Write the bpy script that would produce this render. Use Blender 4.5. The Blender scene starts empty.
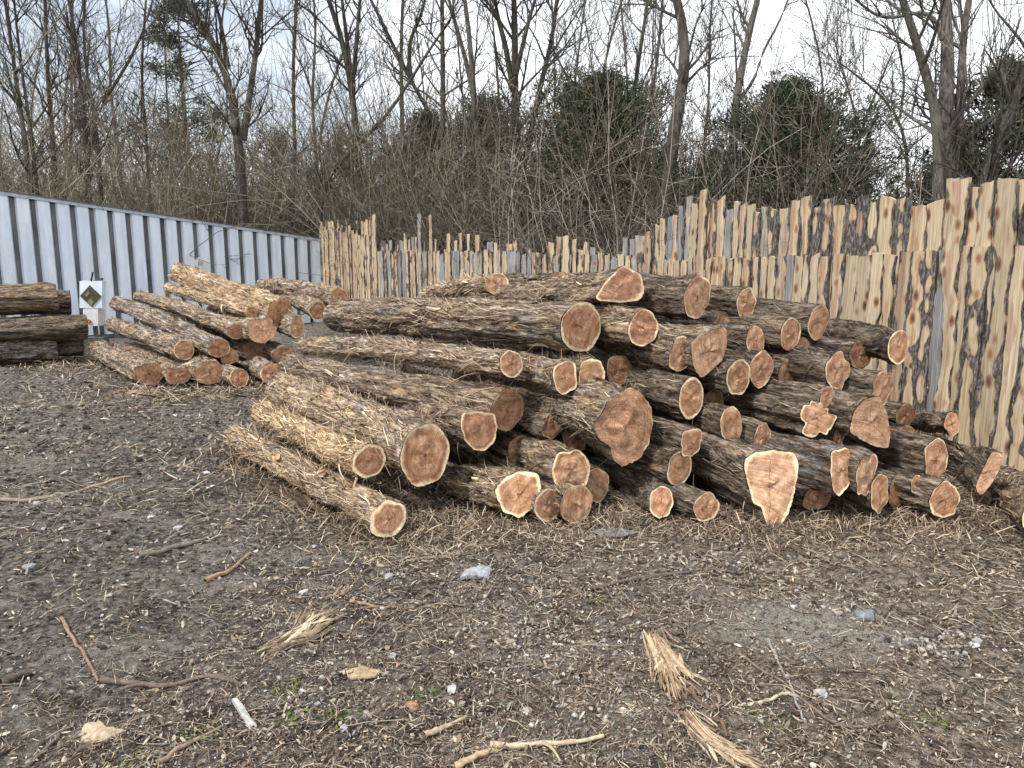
import bpy, math, random
import numpy as np
from mathutils import Vector, Matrix

rng = np.random.default_rng(11)
random.seed(5)
SC = bpy.context.scene
COL = SC.collection

# ------------------------------------------------------------------ camera
F = 740.0; CX, CY = 512.0, 384.0; CAMH = 1.6
PIT = math.atan(122.0 / F)
cp, sp = math.cos(PIT), math.sin(PIT)
CAM = np.array([0.0, 0.0, CAMH])
cd = bpy.data.cameras.new('camera'); cam = bpy.data.objects.new('camera', cd); COL.objects.link(cam)
cam.location = CAM; cam.rotation_euler = (math.pi / 2 - PIT, 0, 0)
cd.sensor_width = 36; cd.lens = 36 * F / 1024.0; cd.clip_end = 3000; cd.clip_start = 0.05
SC.camera = cam

def ray(u, v):
    r = (u - CX) / F; up = -(v - CY) / F
    return np.array([r, cp + up * sp, -sp + up * cp])
def at(u, v, y):                       # the place at distance y in front of the viewpoint
    d = ray(u, v); return CAM + d * (y / d[1])
def on_ground(u, v, z=0.0):
    d = ray(u, v); return CAM + d * ((z - CAMH) / d[2])
def proj(p):
    p = np.asarray(p, float) - CAM
    fwd = p[1] * cp - p[2] * sp; up = p[1] * sp + p[2] * cp
    return np.array([CX + F * p[0] / fwd, CY - F * up / fwd])

# ------------------------------------------------------------------ noise
def _h(ix, iy, s):
    a = np.sin(ix * 127.1 + iy * 311.7 + s * 74.7) * 43758.5453
    return a - np.floor(a)
def vnoise(x, y, s=0):
    x = np.asarray(x, float); y = np.asarray(y, float)
    ix, iy = np.floor(x), np.floor(y); fx, fy = x - ix, y - iy
    fx = fx * fx * (3 - 2 * fx); fy = fy * fy * (3 - 2 * fy)
    a = _h(ix, iy, s); b = _h(ix + 1, iy, s); c = _h(ix, iy + 1, s); d = _h(ix + 1, iy + 1, s)
    return (a + (b - a) * fx) * (1 - fy) + (c + (d - c) * fx) * fy
def tile_noise(ns, nt, gs, gt):        # smooth random field, periodic in t
    g = rng.random((gs + 2, gt))
    s = np.linspace(0, gs, ns); t = np.arange(nt) * gt / nt
    i = np.floor(s).astype(int); fs = s - i; fs = fs * fs * (3 - 2 * fs)
    j = np.floor(t).astype(int) % gt; ft = t - np.floor(t); ft = ft * ft * (3 - 2 * ft); j2 = (j + 1) % gt
    fs = fs[:, None]; ft = ft[None, :]
    a = g[i][:, j]; b = g[i][:, j2]; c = g[i + 1][:, j]; d = g[i + 1][:, j2]
    return (a + (b - a) * ft) * (1 - fs) + (c + (d - c) * ft) * fs
def gh(x, y):                          # ground height
    x = np.asarray(x, float); y = np.asarray(y, float)
    h = (vnoise(x / 1.5, y / 1.5, 1) - .5) * .05 + (vnoise(x / .45, y / .45, 2) - .5) * .04
    h = h + (vnoise(x / .15, y / .15, 3) - .5) * .034 + (vnoise(x / .06, y / .06, 4) - .5) * .02
    h = h * np.clip(1.3 - y / 40, .4, 1)
    ruts = np.exp(-((x + 1.55 + .25 * np.sin(y * 1.3)) / .28) ** 2) * np.exp(-((y - 3.0) / .9) ** 2) * -.05
    for k_ in (0, 1): ruts = ruts - .035 * np.exp(-((x + 2.0 + k_ * 1.5 - .35 * (y - 4.5) + .12 * np.sin(y * 1.7 + k_)) / .16) ** 2) * np.clip((y - 2.2) / .8, 0, 1) * np.clip((8 - y) / 2, 0, 1) * (x < -.9)
    bank = np.clip((y - 17 - .25 * x) / 12, 0, 1) * .5
    return h + ruts + bank - .012

# ------------------------------------------------------------------ mesh helpers
def mesh(name, V, faces, mats, parent=None, smooth=True, midx=None, attrs=None, cols=None):
    V = np.asarray(V, np.float32)
    me = bpy.data.meshes.new(name)
    me.vertices.add(len(V)); me.vertices.foreach_set('co', V.ravel())
    loops = []; starts = []; tot = 0
    for f in faces:
        f = np.asarray(f, np.int32)
        if len(f) == 0: continue
        n, k = f.shape
        starts.append(tot + np.arange(n) * k); tot += n * k; loops.append(f.ravel())
    loops = np.concatenate(loops); starts = np.concatenate(starts)
    me.loops.add(len(loops)); me.loops.foreach_set('vertex_index', loops)
    me.polygons.add(len(starts)); me.polygons.foreach_set('loop_start', starts.astype(np.int32))
    if midx is not None: me.polygons.foreach_set('material_index', np.asarray(midx, np.int32))
    me.polygons.foreach_set('use_smooth', np.full(len(starts), bool(smooth)))
    for m in (mats if isinstance(mats, (list, tuple)) else [mats]): me.materials.append(m)
    me.update(calc_edges=True); 
    for k, a in (attrs or {}).items():
        at_ = me.attributes.new(k, 'FLOAT', 'POINT'); at_.data.foreach_set('value', np.asarray(a, np.float32))
    if cols is not None:
        c = me.color_attributes.new('tint', 'FLOAT_COLOR', 'POINT')
        rgba = np.ones((len(V), 4), np.float32); rgba[:, :3] = cols; c.data.foreach_set('color', rgba.ravel())
    o = bpy.data.objects.new(name, me); COL.objects.link(o)
    if parent is not None: o.parent = parent
    return o
class MB:                               # collects boxes etc. into one mesh
    def __init__(s): s.V = []; s.F4 = []; s.n = 0; s.F3 = []
    def add(s, V, F4=(), F3=()):
        V = np.asarray(V, float)
        if len(F4): s.F4.append(np.asarray(F4) + s.n)
        if len(F3): s.F3.append(np.asarray(F3) + s.n)
        s.V.append(V); s.n += len(V)
    def box(s, c, size, M=None):
        c = np.asarray(c, float); h = np.asarray(size, float) / 2
        q = np.array([[x, y, z] for x in (-1, 1) for y in (-1, 1) for z in (-1, 1)]) * h + c
        if M is not None: q = q @ np.asarray(M).T
        s.add(q, [[0, 1, 3, 2], [4, 6, 7, 5], [0, 4, 5, 1], [2, 3, 7, 6], [0, 2, 6, 4], [1, 5, 7, 3]])
    def prism(s, pts, d):                # polygon pts (3D, planar), extruded by vector d
        pts = np.asarray(pts, float); n = len(pts)
        V = np.vstack([pts, pts + d]); F = [[i, (i + 1) % n, n + (i + 1) % n, n + i] for i in range(n)]
        s.add(V, F)
        tri = [[0, i, i + 1] for i in range(1, n - 1)]; tri += [[n, n + i + 1, n + i] for i in range(1, n - 1)]
        s.F3.append(np.array(tri) + s.n - len(V))
    def build(s, name, mats, parent=None, smooth=False, **k):
        fs = []
        if s.F4: fs.append(np.vstack(s.F4))
        if s.F3: fs.append(np.vstack(s.F3))
        return mesh(name, np.vstack(s.V), fs, mats, parent, smooth, **k)
def empty(name, loc=(0, 0, 0)):
    o = bpy.data.objects.new(name, None); COL.objects.link(o); o.location = loc
    o.empty_display_size = .1; return o
def tag(o, label=None, cat=None, group=None, kind=None):
    if label: o['label'] = label
    if cat: o['category'] = cat
    if group: o['group'] = group
    if kind: o['kind'] = kind
    return o
def norm(a): return a / (np.linalg.norm(a, axis=-1, keepdims=True) + 1e-9)
def tubes(P, R, sides=4, base=0):       # P [N,K,3], R [N,K]
    N, K, _ = P.shape
    T = norm(np.gradient(P, axis=1))
    ref = np.where(np.abs(T[..., 2:3]) > .9, np.array([1., 0, 0]), np.array([0, 0, 1.]))
    A = norm(np.cross(T, ref)); B = np.cross(T, A)
    th = np.arange(sides) * 2 * np.pi / sides
    V = P[:, :, None, :] + R[:, :, None, None] * (np.cos(th)[None, None, :, None] * A[:, :, None, :] + np.sin(th)[None, None, :, None] * B[:, :, None, :])
    i = np.arange(N)[:, None, None] * K * sides + np.arange(K - 1)[None, :, None] * sides
    j = np.arange(sides)[None, None, :]; j2 = (j + 1) % sides
    Q = np.stack([i + j, i + j2, i + sides + j2, i + sides + j], -1).reshape(-1, 4) + base
    return V.reshape(-1, 3), Q
def tubes_all(groups):                  # list of (P,R,sides) -> V,Q
    Vs = []; Qs = []; b = 0
    for P, R, s in groups:
        if len(P) == 0: continue
        V, Q = tubes(P, R, s, b); Vs.append(V); Qs.append(Q); b += len(V)
    return np.vstack(Vs), np.vstack(Qs)
def resample(pts, rad, K):
    pts = np.asarray(pts, float); rad = np.asarray(rad, float)
    d = np.concatenate([[0], np.cumsum(np.linalg.norm(np.diff(pts, axis=0), axis=1))]); t = np.linspace(0, d[-1], K)
    P = np.stack([np.interp(t, d, pts[:, k]) for k in range(3)], 1)
    # soften corners
    for _ in range(2): P[1:-1] = P[1:-1] * .5 + (P[:-2] + P[2:]) * .25
    return P, np.interp(t, d, rad)

# ------------------------------------------------------------------ material helpers
class Mat:
    def __init__(s, name, rough=.85, spec=.2):
        s.m = bpy.data.materials.new(name); s.m.use_nodes = True; s.nt = s.m.node_tree
        s.b = s.nt.nodes['Principled BSDF']; s.b.inputs['Roughness'].default_value = rough
        s.b.inputs['Specular IOR Level'].default_value = spec
    def n(s, t, **k):
        o = s.nt.nodes.new(t)
        for a, v in k.items(): setattr(o, a, v)
        return o
    def l(s, a, b): s.nt.links.new(a, b)
    def put(s, sock, v):
        if isinstance(v, bpy.types.NodeSocket): s.l(v, sock)
        else: sock.default_value = v
    def coord(s): return s.n('ShaderNodeTexCoord').outputs['Object']
    def info(s, k): return s.n('ShaderNodeObjectInfo').outputs[k]
    def sep(s, c):
        o = s.n('ShaderNodeSeparateColor'); s.put(o.inputs[0], c); return o.outputs
    def sepx(s, v):
        o = s.n('ShaderNodeSeparateXYZ'); s.put(o.inputs[0], v); return o.outputs
    def comb(s, x, y, z):
        o = s.n('ShaderNodeCombineXYZ')
        for i, v in enumerate((x, y, z)): s.put(o.inputs[i], v)
        return o.outputs[0]
    def vm(s, op, a, b):
        o = s.n('ShaderNodeVectorMath', operation=op); s.put(o.inputs[0], a); s.put(o.inputs[1], b); return o.outputs[0]
    def ma(s, op, a, b=0.0, clamp=False):
        o = s.n('ShaderNodeMath', operation=op, use_clamp=clamp); s.put(o.inputs[0], a); s.put(o.inputs[1], b); return o.outputs[0]
    def scaled(s, v, sc, off=None):
        r = s.vm('MULTIPLY', v, sc)
        return s.vm('ADD', r, off) if off is not None else r
    def noise(s, v, scale, detail=4, rough=.6, dist=0.0):
        o = s.n('ShaderNodeTexNoise'); s.put(o.inputs['Vector'], v)
        o.inputs['Scale'].default_value = scale; o.inputs['Detail'].default_value = detail
        o.inputs['Roughness'].default_value = rough; o.inputs['Distortion'].default_value = dist
        return o.outputs['Fac']
    def vor(s, v, scale, feat='F1', out='Distance', rand=1.0):
        o = s.n('ShaderNodeTexVoronoi', feature=feat); s.put(o.inputs['Vector'], v); o.inputs['Scale'].default_value = scale
        o.inputs['Randomness'].default_value = rand
        return o.outputs[out]
    def ramp(s, f, stops, interp='LINEAR'):
        o = s.n('ShaderNodeValToRGB'); s.put(o.inputs[0], f); e = o.color_ramp.elements; o.color_ramp.interpolation = interp
        while len(e) < len(stops): e.new(.5)
        for i, (p, c) in enumerate(stops):
            e[i].position = p
            c = (c, c, c) if isinstance(c, (int, float)) else c
            e[i].color = (*c, 1)
        return o.outputs[0]
    def mix(s, f, a, b, mode='MIX'):
        o = s.n('ShaderNodeMix', data_type='RGBA', blend_type=mode, clamp_factor=True)
        s.put(o.inputs[0], f)
        for k, v in ((6, a), (7, b)): s.put(o.inputs[k], v if isinstance(v, bpy.types.NodeSocket) else (*v, 1))
        return o.outputs[2]
    def attr(s, name, out='Fac', typ='GEOMETRY'):
        o = s.n('ShaderNodeAttribute', attribute_name=name, attribute_type=typ); return o.outputs[out]
    def bump(s, h, strength=.5, dist=.02):
        o = s.n('ShaderNodeBump'); o.inputs['Strength'].default_value = strength; o.inputs['Distance'].default_value = dist
        s.l(h, o.inputs['Height']); s.l(o.outputs[0], s.b.inputs['Normal'])
    def col(s, c):
        s.put(s.b.inputs['Base Color'], c if isinstance(c, bpy.types.NodeSocket) else (*c, 1)); return s.m
def steps(s, f, lo, hi): return s.ramp(f, [(lo, 0.0), (hi, 1.0)])

# log bark: object colour r = straw amount, g = brightness, b = greyness
def m_bark():
    s = Mat('cedar_bark', .95, .1)
    off = s.ma('MULTIPLY', s.info('Random'), 40.0); v = s.vm('ADD', s.coord(), s.comb(off, off, off))
    oc = s.sep(s.info('Color'))
    warp = s.noise(v, 6, 3, .6)
    v1 = s.vm('ADD', s.scaled(v, (3.0, 20, 20)), s.comb(0.0, s.ma('MULTIPLY', warp, 1.6), s.ma('MULTIPLY', warp, 1.2))); n1 = s.ma('ADD', s.ma('MULTIPLY', s.noise(v1, 3.4, 7, .74, .5), .5), s.ma('MULTIPLY', s.noise(v1, 1.35, 5, .66, .3), .5))
    v2 = s.scaled(v, (3.5, 8, 8)); n2 = s.noise(v2, 1.2, 4, .6)
    n3 = s.noise(v, 6.5, 4, .65); n4 = s.noise(s.vm('ADD', v, (7.3, 1.1, 4.2)), 4.2, 5, .7)
    c = s.ramp(n1, [(.40, (.016, .012, .010)), (.47, (.085, .064, .048)), (.54, (.22, .172, .132)), (.63, (.50, .42, .34))])
    straw = s.ramp(n1, [(.40, (.04, .025, .015)), (.48, (.22, .14, .078)), (.55, (.45, .315, .18)), (.64, (.70, .55, .36))])
    grey = s.ramp(n1, [(.40, (.035, .033, .032)), (.5, (.22, .205, .195)), (.62, (.54, .51, .48))])
    fs = s.ma('MULTIPLY', steps(s, s.ma('ADD', n2, s.ma('MULTIPLY', oc[0], .30)), .58, .70), s.ma('MULTIPLY', oc[0], 1.1, True))
    c = s.mix(fs, c, straw)
    c = s.mix(s.ma('MULTIPLY', steps(s, n3, .48, .54), oc[2]), c, grey)
    c = s.mix(s.ma('MULTIPLY', steps(s, n4, .55, .63), .45), c, (.045, .036, .03))
    peel = s.ma('MULTIPLY', steps(s, s.ma('ADD', n2, s.ma('MULTIPLY', n3, .25)), .745, .765), s.ma('MULTIPLY', oc[0], 1.3, True))
    c = s.mix(peel, c, s.ramp(n1, [(.35, (.34, .21, .11)), (.6, (.60, .44, .27))]))
    g = s.ma('MULTIPLY', oc[1], 2.0)
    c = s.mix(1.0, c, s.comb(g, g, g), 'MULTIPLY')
    s.bump(s.ma('ADD', n1, s.ma('MULTIPLY', n4, -.6)), 1.0, .03); return s.col(c)
def m_fibre():
    s = Mat('bark_fibre', .9, .15)
    oc = s.sep(s.info('Color')); t = s.attr('tone')
    a = s.ramp(t, [(0, (.03, .023, .018)), (.35, (.12, .092, .07)), (.7, (.27, .215, .165)), (1, (.52, .44, .35))])
    b = s.ramp(t, [(0, (.06, .038, .022)), (.35, (.20, .14, .085)), (.7, (.43, .315, .19)), (1, (.72, .58, .38))])
    c = s.mix(oc[0], a, b); g = s.ma('MULTIPLY', oc[1], 2.0)
    return s.col(s.mix(1.0, c, s.comb(g, g, g), 'MULTIPLY'))
# cut face: object colour r = brightness, g = sapwood width, b = weathered tan amount
def m_cut():
    s = Mat('cedar_cut_wood', .8, .2)
    rnd = s.info('Random'); off = s.ma('MULTIPLY', rnd, 40.0); rv = s.comb(off, off, off)
    co = s.coord(); v = s.vm('ADD', co, rv); oc = s.sep(s.info('Color')); C = s.sepx(co)
    rad = s.attr('rad'); ang = s.attr('ang')
    n = s.noise(v, 26, 4, .65); nb = s.noise(v, 7, 4, .62); nc = s.noise(v, 16, 5, .7)
    lim = s.ma('SUBTRACT', 1.0, s.ma('MULTIPLY', oc[1], .31))
    rr = s.ma('ADD', rad, s.ma('MULTIPLY', s.ma('SUBTRACT', nb, .5), .42))
    rr = s.ma('ADD', rr, s.ma('MULTIPLY', s.ma('SUBTRACT', nc, .5), .16))
    sap = s.ma('MULTIPLY', s.ma('SUBTRACT', rr, lim), 13.0, True)
    rings = s.ma('ADD', s.ma('MULTIPLY', s.noise(s.comb(s.ma('MULTIPLY', rr, 22.0), off, 0.0), 1.0, 2, .6), .4), s.ma('MULTIPLY', nc, .6))
    ha = s.ramp(rings, [(.34, (.215, .095, .045)), (.48, (.40, .21, .11)), (.62, (.60, .375, .225))])
    hb = s.ramp(rings, [(.34, (.21, .085, .046)), (.48, (.39, .195, .115)), (.62, (.59, .36, .235))])
    heart = s.mix(s.ma('FRACT', s.ma('MULTIPLY', rnd, 7.3)), ha, hb)
    tan = s.ramp(rings, [(.34, (.25, .135, .08)), (.48, (.45, .265, .16)), (.62, (.64, .43, .29))])
    heart = s.mix(oc[2], heart, tan)
    th = s.ma('MULTIPLY', rnd, 31.0); ca = s.ma('COSINE', th); sa = s.ma('SINE', th)
    q = s.ma('ADD', s.ma('MULTIPLY', C[1], ca), s.ma('MULTIPLY', C[2], sa)); p = s.ma('SUBTRACT', s.ma('MULTIPLY', C[2], ca), s.ma('MULTIPLY', C[1], sa))
    q = s.ma('ADD', q, s.ma('MULTIPLY', s.ma('MULTIPLY', p, p), 1.2))
    saw = s.noise(s.comb(s.ma('MULTIPLY', q, 55.0), s.ma('MULTIPLY', p, 3.5), off), 1.0, 4, .65)
    heart = s.mix(.75, heart, s.ramp(saw, [(.32, .45), (.5, .8), (.66, 1.0)]), 'MULTIPLY')
    sapc = s.ramp(n, [(.32, (.56, .40, .23)), (.6, (.80, .65, .43))])
    c = s.mix(sap, heart, sapc)
    c = s.mix(s.ma('MULTIPLY', s.ma('SUBTRACT', rad, .982), 60.0, True), c, (.08, .055, .04))
    k = s.ma('ABSOLUTE', s.ma('SUBTRACT', s.ma('FRACT', s.ma('ADD', s.ma('MULTIPLY', ang, 3.0), s.ma('MULTIPLY', nb, .45))), .5))
    sel = s.ma('GREATER_THAN', s.noise(s.vm('ADD', rv, s.comb(s.ma('FLOOR', s.ma('MULTIPLY', ang, 3.0)), 0.0, 0.0)), 3.3, 1), .52)
    crack = s.ma('MULTIPLY', s.ma('LESS_THAN', k, s.ma('MULTIPLY', s.ma('SUBTRACT', .92, rad), .045)), sel)
    c = s.mix(s.ma('MULTIPLY', crack, .85), c, (.035, .018, .013))
    pith = s.ma('LESS_THAN', s.ma('ADD', rad, s.ma('MULTIPLY', n, .16)), .16)
    c = s.mix(s.ma('MULTIPLY', pith, .6), c, (.09, .065, .055))
    dirt = steps(s, s.noise(v, 6.5, 5, .7), .56, .68)
    c = s.mix(s.ma('MULTIPLY', dirt, .5), c, (.15, .105, .085))
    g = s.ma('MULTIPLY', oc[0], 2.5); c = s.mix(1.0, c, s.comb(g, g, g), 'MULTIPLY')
    s.bump(s.ma('ADD', saw, nc), .6, .012); return s.col(c)
# plank: object colour r = bark amount, g = heartwood amount, b = blue grey weathering
def m_plank():
    s = Mat('live_edge_plank', .8, .2)
    off = s.ma('MULTIPLY', s.info('Random'), 60.0); v = s.vm('ADD', s.coord(), s.comb(off, off, off)); oc = s.sep(s.info('Color'))
    e = s.ma('ABSOLUTE', s.attr('edge')); es = s.attr('edge')
    wob = s.noise(s.scaled(v, (4, 4, 1.6)), 2.2, 3, .5)
    wob2 = s.noise(s.scaled(v, (6, 6, 2.6)), 1.5, 4, .6)
    grain = s.noise(s.scaled(v, (70, 70, 2.4)), 1.0, 4, .6, .6)
    cream = s.ramp(grain, [(.3, (.35, .275, .18)), (.5, (.535, .445, .31)), (.7, (.68, .59, .44))])
    red = s.ramp(grain, [(.3, (.27, .15, .10)), (.5, (.43, .27, .19)), (.7, (.56, .39, .29))])
    hf = s.ma('MULTIPLY', steps(s, s.ma('SUBTRACT', s.ma('ADD', wob, s.ma('MULTIPLY', oc[1], .40)), s.ma('MULTIPLY', s.ma('ABSOLUTE', s.ma('ADD', es, s.ma('SUBTRACT', oc[1], .5))), .40)), .575, .65), .8)
    c = s.mix(hf, cream, red)
    kv = s.scaled(v, (8, 8, 4.6)); kd = s.ma('ADD', s.vor(kv, 1.0), s.ma('MULTIPLY', s.ma('SUBTRACT', wob2, .5), .4))
    ring = s.ramp(kd, [(0, (.04, .024, .018)), (.11, (.13, .07, .043)), (.2, (.30, .165, .10)), (.32, (.50, .35, .22))])
    ksel = s.ma('GREATER_THAN', s.sep(s.vor(kv, 1.0, out='Color'))[0], .36); c = s.mix(s.ma('MULTIPLY', ksel, s.ramp(kd, [(.24, .95), (.36, 0.0)])), c, ring)
    blue = s.ramp(grain, [(.3, (.11, .115, .125)), (.5, (.25, .265, .29)), (.7, (.46, .475, .50))])
    c = s.mix(s.ma('MULTIPLY', steps(s, s.ma('ADD', wob2, s.ma('MULTIPLY', oc[2], .4)), .62, .72), s.ma('MULTIPLY', oc[2], 1.2, True)), c, blue)
    bk = s.noise(s.scaled(v, (30, 30, 9)), 1.6, 5, .7)
    bark = s.ramp(bk, [(.34, (.022, .019, .017)), (.5, (.10, .086, .075)), (.68, (.32, .29, .26))])
    wb = s.noise(s.scaled(v, (5, 5, 3.2)), 1.4, 2, .45)
    bf = s.ma('ADD', s.ma('ADD', s.ma('MULTIPLY', s.ma('MULTIPLY', e, e), .34), wb), s.ma('MULTIPLY', oc[0], .42))
    halo = s.ramp(bf, [(.77, 0.0), (.83, .55), (.87, .0)]); c = s.mix(halo, c, (.36, .22, .13))
    c = s.mix(1.0, c, s.ramp(s.info('Random'), [(0, (.74, .72, .70)), (.5, (1, .98, .95)), (1, (.92, .88, .8))]), 'MULTIPLY'); c = s.mix(steps(s, bf, .83, .855), c, bark)
    s.bump(grain, .25, .004); return s.col(c)
def m_tint(name, rough=.9, sc=60, bump=.3):
    s = Mat(name, rough, .15); v = s.coord(); n = s.noise(v, sc, 3, .6)
    c = s.mix(1.0, s.attr('tint', 'Color'), s.ramp(n, [(.3, .62), (.7, 1.2)]), 'MULTIPLY')
    if bump: s.bump(n, bump, .004)
    return s.col(c)
def m_tree(name, a, b, c_, sc=(6, 6, 1.2)):
    s = Mat(name, .95, .1); off = s.ma('MULTIPLY', s.info('Random'), 30.0)
    v = s.vm('ADD', s.coord(), s.comb(off, off, off))
    n = s.noise(s.scaled(v, sc), 5, 6, .65); n2 = s.noise(v, 1.5, 3, .6)
    c = s.ramp(n, [(.34, a), (.5, b), (.68, c_)])
    c = s.mix(s.ma('MULTIPLY', steps(s, n2, .5, .66), .5), c, (.17, .17, .13))
    s.bump(n, .7, .03); return s.col(c)
def m_leaf():
    s = Mat('evergreen_foliage', .7, .25); n = s.noise(s.coord(), 1.3, 3, .6)
    t = s.attr('tone')
    c = s.ramp(t, [(0, (.03, .042, .026)), (.5, (.066, .086, .053)), (.85, (.125, .145, .085)), (1, (.19, .17, .10))])
    c = s.mix(.5, c, s.ramp(n, [(.35, .6), (.65, 1.3)]), 'MULTIPLY')
    s.b.inputs['Transmission Weight'].default_value = 0
    return s.col(c)
def m_ground():
    s = Mat('dirt', .97, .1); v = s.coord(); X = s.sepx(v)
    big = s.noise(v, .55, 4, .6, .5); mid = s.noise(v, 2.6, 6, .7, .6); fine = s.noise(v, 22, 8, .8, .4); fin2 = s.noise(v, 75, 5, .75)
    band = s.noise(s.scaled(v, (.7, 2.6, 1)), 1.3, 6, .7, .4)
    brown = s.ramp(fine, [(.36, (.026, .020, .016)), (.44, (.13, .104, .082)), (.52, (.31, .255, .205)), (.63, (.58, .50, .41))])
    soil = s.ramp(fine, [(.36, (.022, .019, .017)), (.45, (.095, .085, .074)), (.53, (.235, .212, .185)), (.65, (.47, .43, .38))])
    dust = s.ramp(fin2, [(.32, (.17, .155, .13)), (.5, (.42, .385, .33)), (.66, (.64, .60, .53))])
    left = s.ma('ADD', s.ma('MULTIPLY', X[0], -.17), s.ma('MULTIPLY', X[1], .05))
    f = steps(s, s.ma('ADD', s.ma('MULTIPLY', s.ma('ADD', left, .1), .6), s.ma('MULTIPLY', mid, .75)), .42, .62)
    c = s.mix(f, brown, soil)
    dark = steps(s, mid, .54, .66)
    c = s.mix(s.ma('MULTIPLY', dark, s.ma('ADD', s.ma('MULTIPLY', f, .4), .32)), c, (.026, .022, .019))
    dx = s.ma('SUBTRACT', X[0], 1.32); dy = s.ma('SUBTRACT', X[1], 3.1)
    d2 = s.ma('ADD', s.ma('MULTIPLY', s.ma('MULTIPLY', dx, dx), 2.6), s.ma('MULTIPLY', s.ma('MULTIPLY', dy, dy), 7.0))
    patch = s.ma('MULTIPLY', s.ma('SUBTRACT', s.ma('SUBTRACT', s.ma('MULTIPLY', mid, 1.9), .30), d2), 3.5, True)
    c = s.mix(s.ma('MULTIPLY', patch, .85), c, dust)
    c = s.mix(s.ma('MULTIPLY', steps(s, band, .52, .66), .6), c, dust)
    s.bump(s.ma('ADD', s.ma('ADD', fine, s.ma('MULTIPLY', fin2, .5)), mid), 1.0, .05); return s.col(c)
def m_steel(name, ca, cb, rough=.45, streak=.5):
    s = Mat(name, rough, .4); v = s.coord()
    n = s.noise(s.scaled(v, (3, 3, .5)), 3, 5, .6); n2 = s.noise(v, 9, 4, .7)
    c = s.mix(s.ramp(n, [(.35, 0.0), (.7, 1.0)]), ca, cb)
    c = s.mix(s.ma('MULTIPLY', steps(s, n2, .58, .75), streak), c, (.25, .21, .17))
    return s.col(c)
def m_plain(name, c, rough=.6, var=.25, sc=20):
    s = Mat(name, rough, .3); n = s.noise(s.coord(), sc, 4, .6)
    s.bump(n, .2, .004)
    return s.col(s.mix(1.0, c, s.ramp(n, [(.3, 1 - var), (.7, 1 + var * .5)]), 'MULTIPLY'))

BARK, FIBRE, CUT, PLANK, DIRT, LEAF = m_bark(), m_fibre(), m_cut(), m_plank(), m_ground(), m_leaf()
CHIP = m_tint('wood_chip'); STONE = m_tint('stone', .85, 30, .6); BRUSH = m_tint('brush_twig', .9, 8, 0)
TB_DARK = m_tree('dark_tree_bark', (.03, .026, .023), (.075, .066, .058), (.165, .148, .135))
TB_GREY = m_tree('grey_tree_bark', (.05, .045, .04), (.13, .118, .105), (.26, .24, .215))
TB_BROWN = m_tree('brown_tree_bark', (.035, .027, .021), (.085, .067, .053), (.17, .14, .112))
WALL = m_steel('pale_painted_steel', (.60, .67, .78), (.78, .84, .90), .5, .12)
DARKST_SHADE = m_steel('dark_steel_and_recess_shade', (.05, .055, .062), (.17, .175, .185), .5, .3)  # dark steel of roof, rail and stand; painted shade in the wall recesses
RAIL = m_steel('aluminium_rail', (.30, .34, .40), (.5, .54, .60), .4, .3)
WHITE = m_plain('white_painted_metal', (.72, .73, .74), .5, .15)
OLIVE = m_plain('dull_olive_plate', (.085, .08, .045), .45, .6, 40)
OLIVE2 = m_plain('pale_olive_plate', (.22, .21, .14), .45, .4, 40)
ORANGE = m_plain('orange_lens', (.55, .20, .05), .3, .2)
BLACK = m_plain('black_rubber', (.02, .02, .02), .6, .2)
RAILW = m_plain('weathered_rail_wood', (.20, .17, .14), .9, .4)

# ------------------------------------------------------------------ ground
def axis(lo, hi, n, far):
    a = np.linspace(lo, hi, n); return np.concatenate([-np.array(far[::-1]) + lo, a, np.array(far) + hi])
t = np.linspace(-1, 1, 420); xs = np.sinh(t * 2.2) / math.sinh(2.2) * 15
xs = np.concatenate([[-400, -120, -50, -25], xs, [25, 50, 120, 400]])
ys = np.concatenate([[-60, -20, -6, -2, 0, .5], np.exp(np.linspace(math.log(.9), math.log(24), 430)), [28, 33, 40, 60, 120, 300, 600]])
GX, GY = np.meshgrid(xs, ys); nx, ny = len(xs), len(ys)
V = np.stack([GX.ravel(), GY.ravel(), gh(GX, GY).ravel()], 1)
i = np.arange(ny - 1)[:, None] * nx + np.arange(nx - 1)[None, :]
Q = np.stack([i, i + 1, i + nx + 1, i + nx], -1).reshape(-1, 4)
tag(mesh('ground', V, [Q], DIRT), kind='structure')

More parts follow.
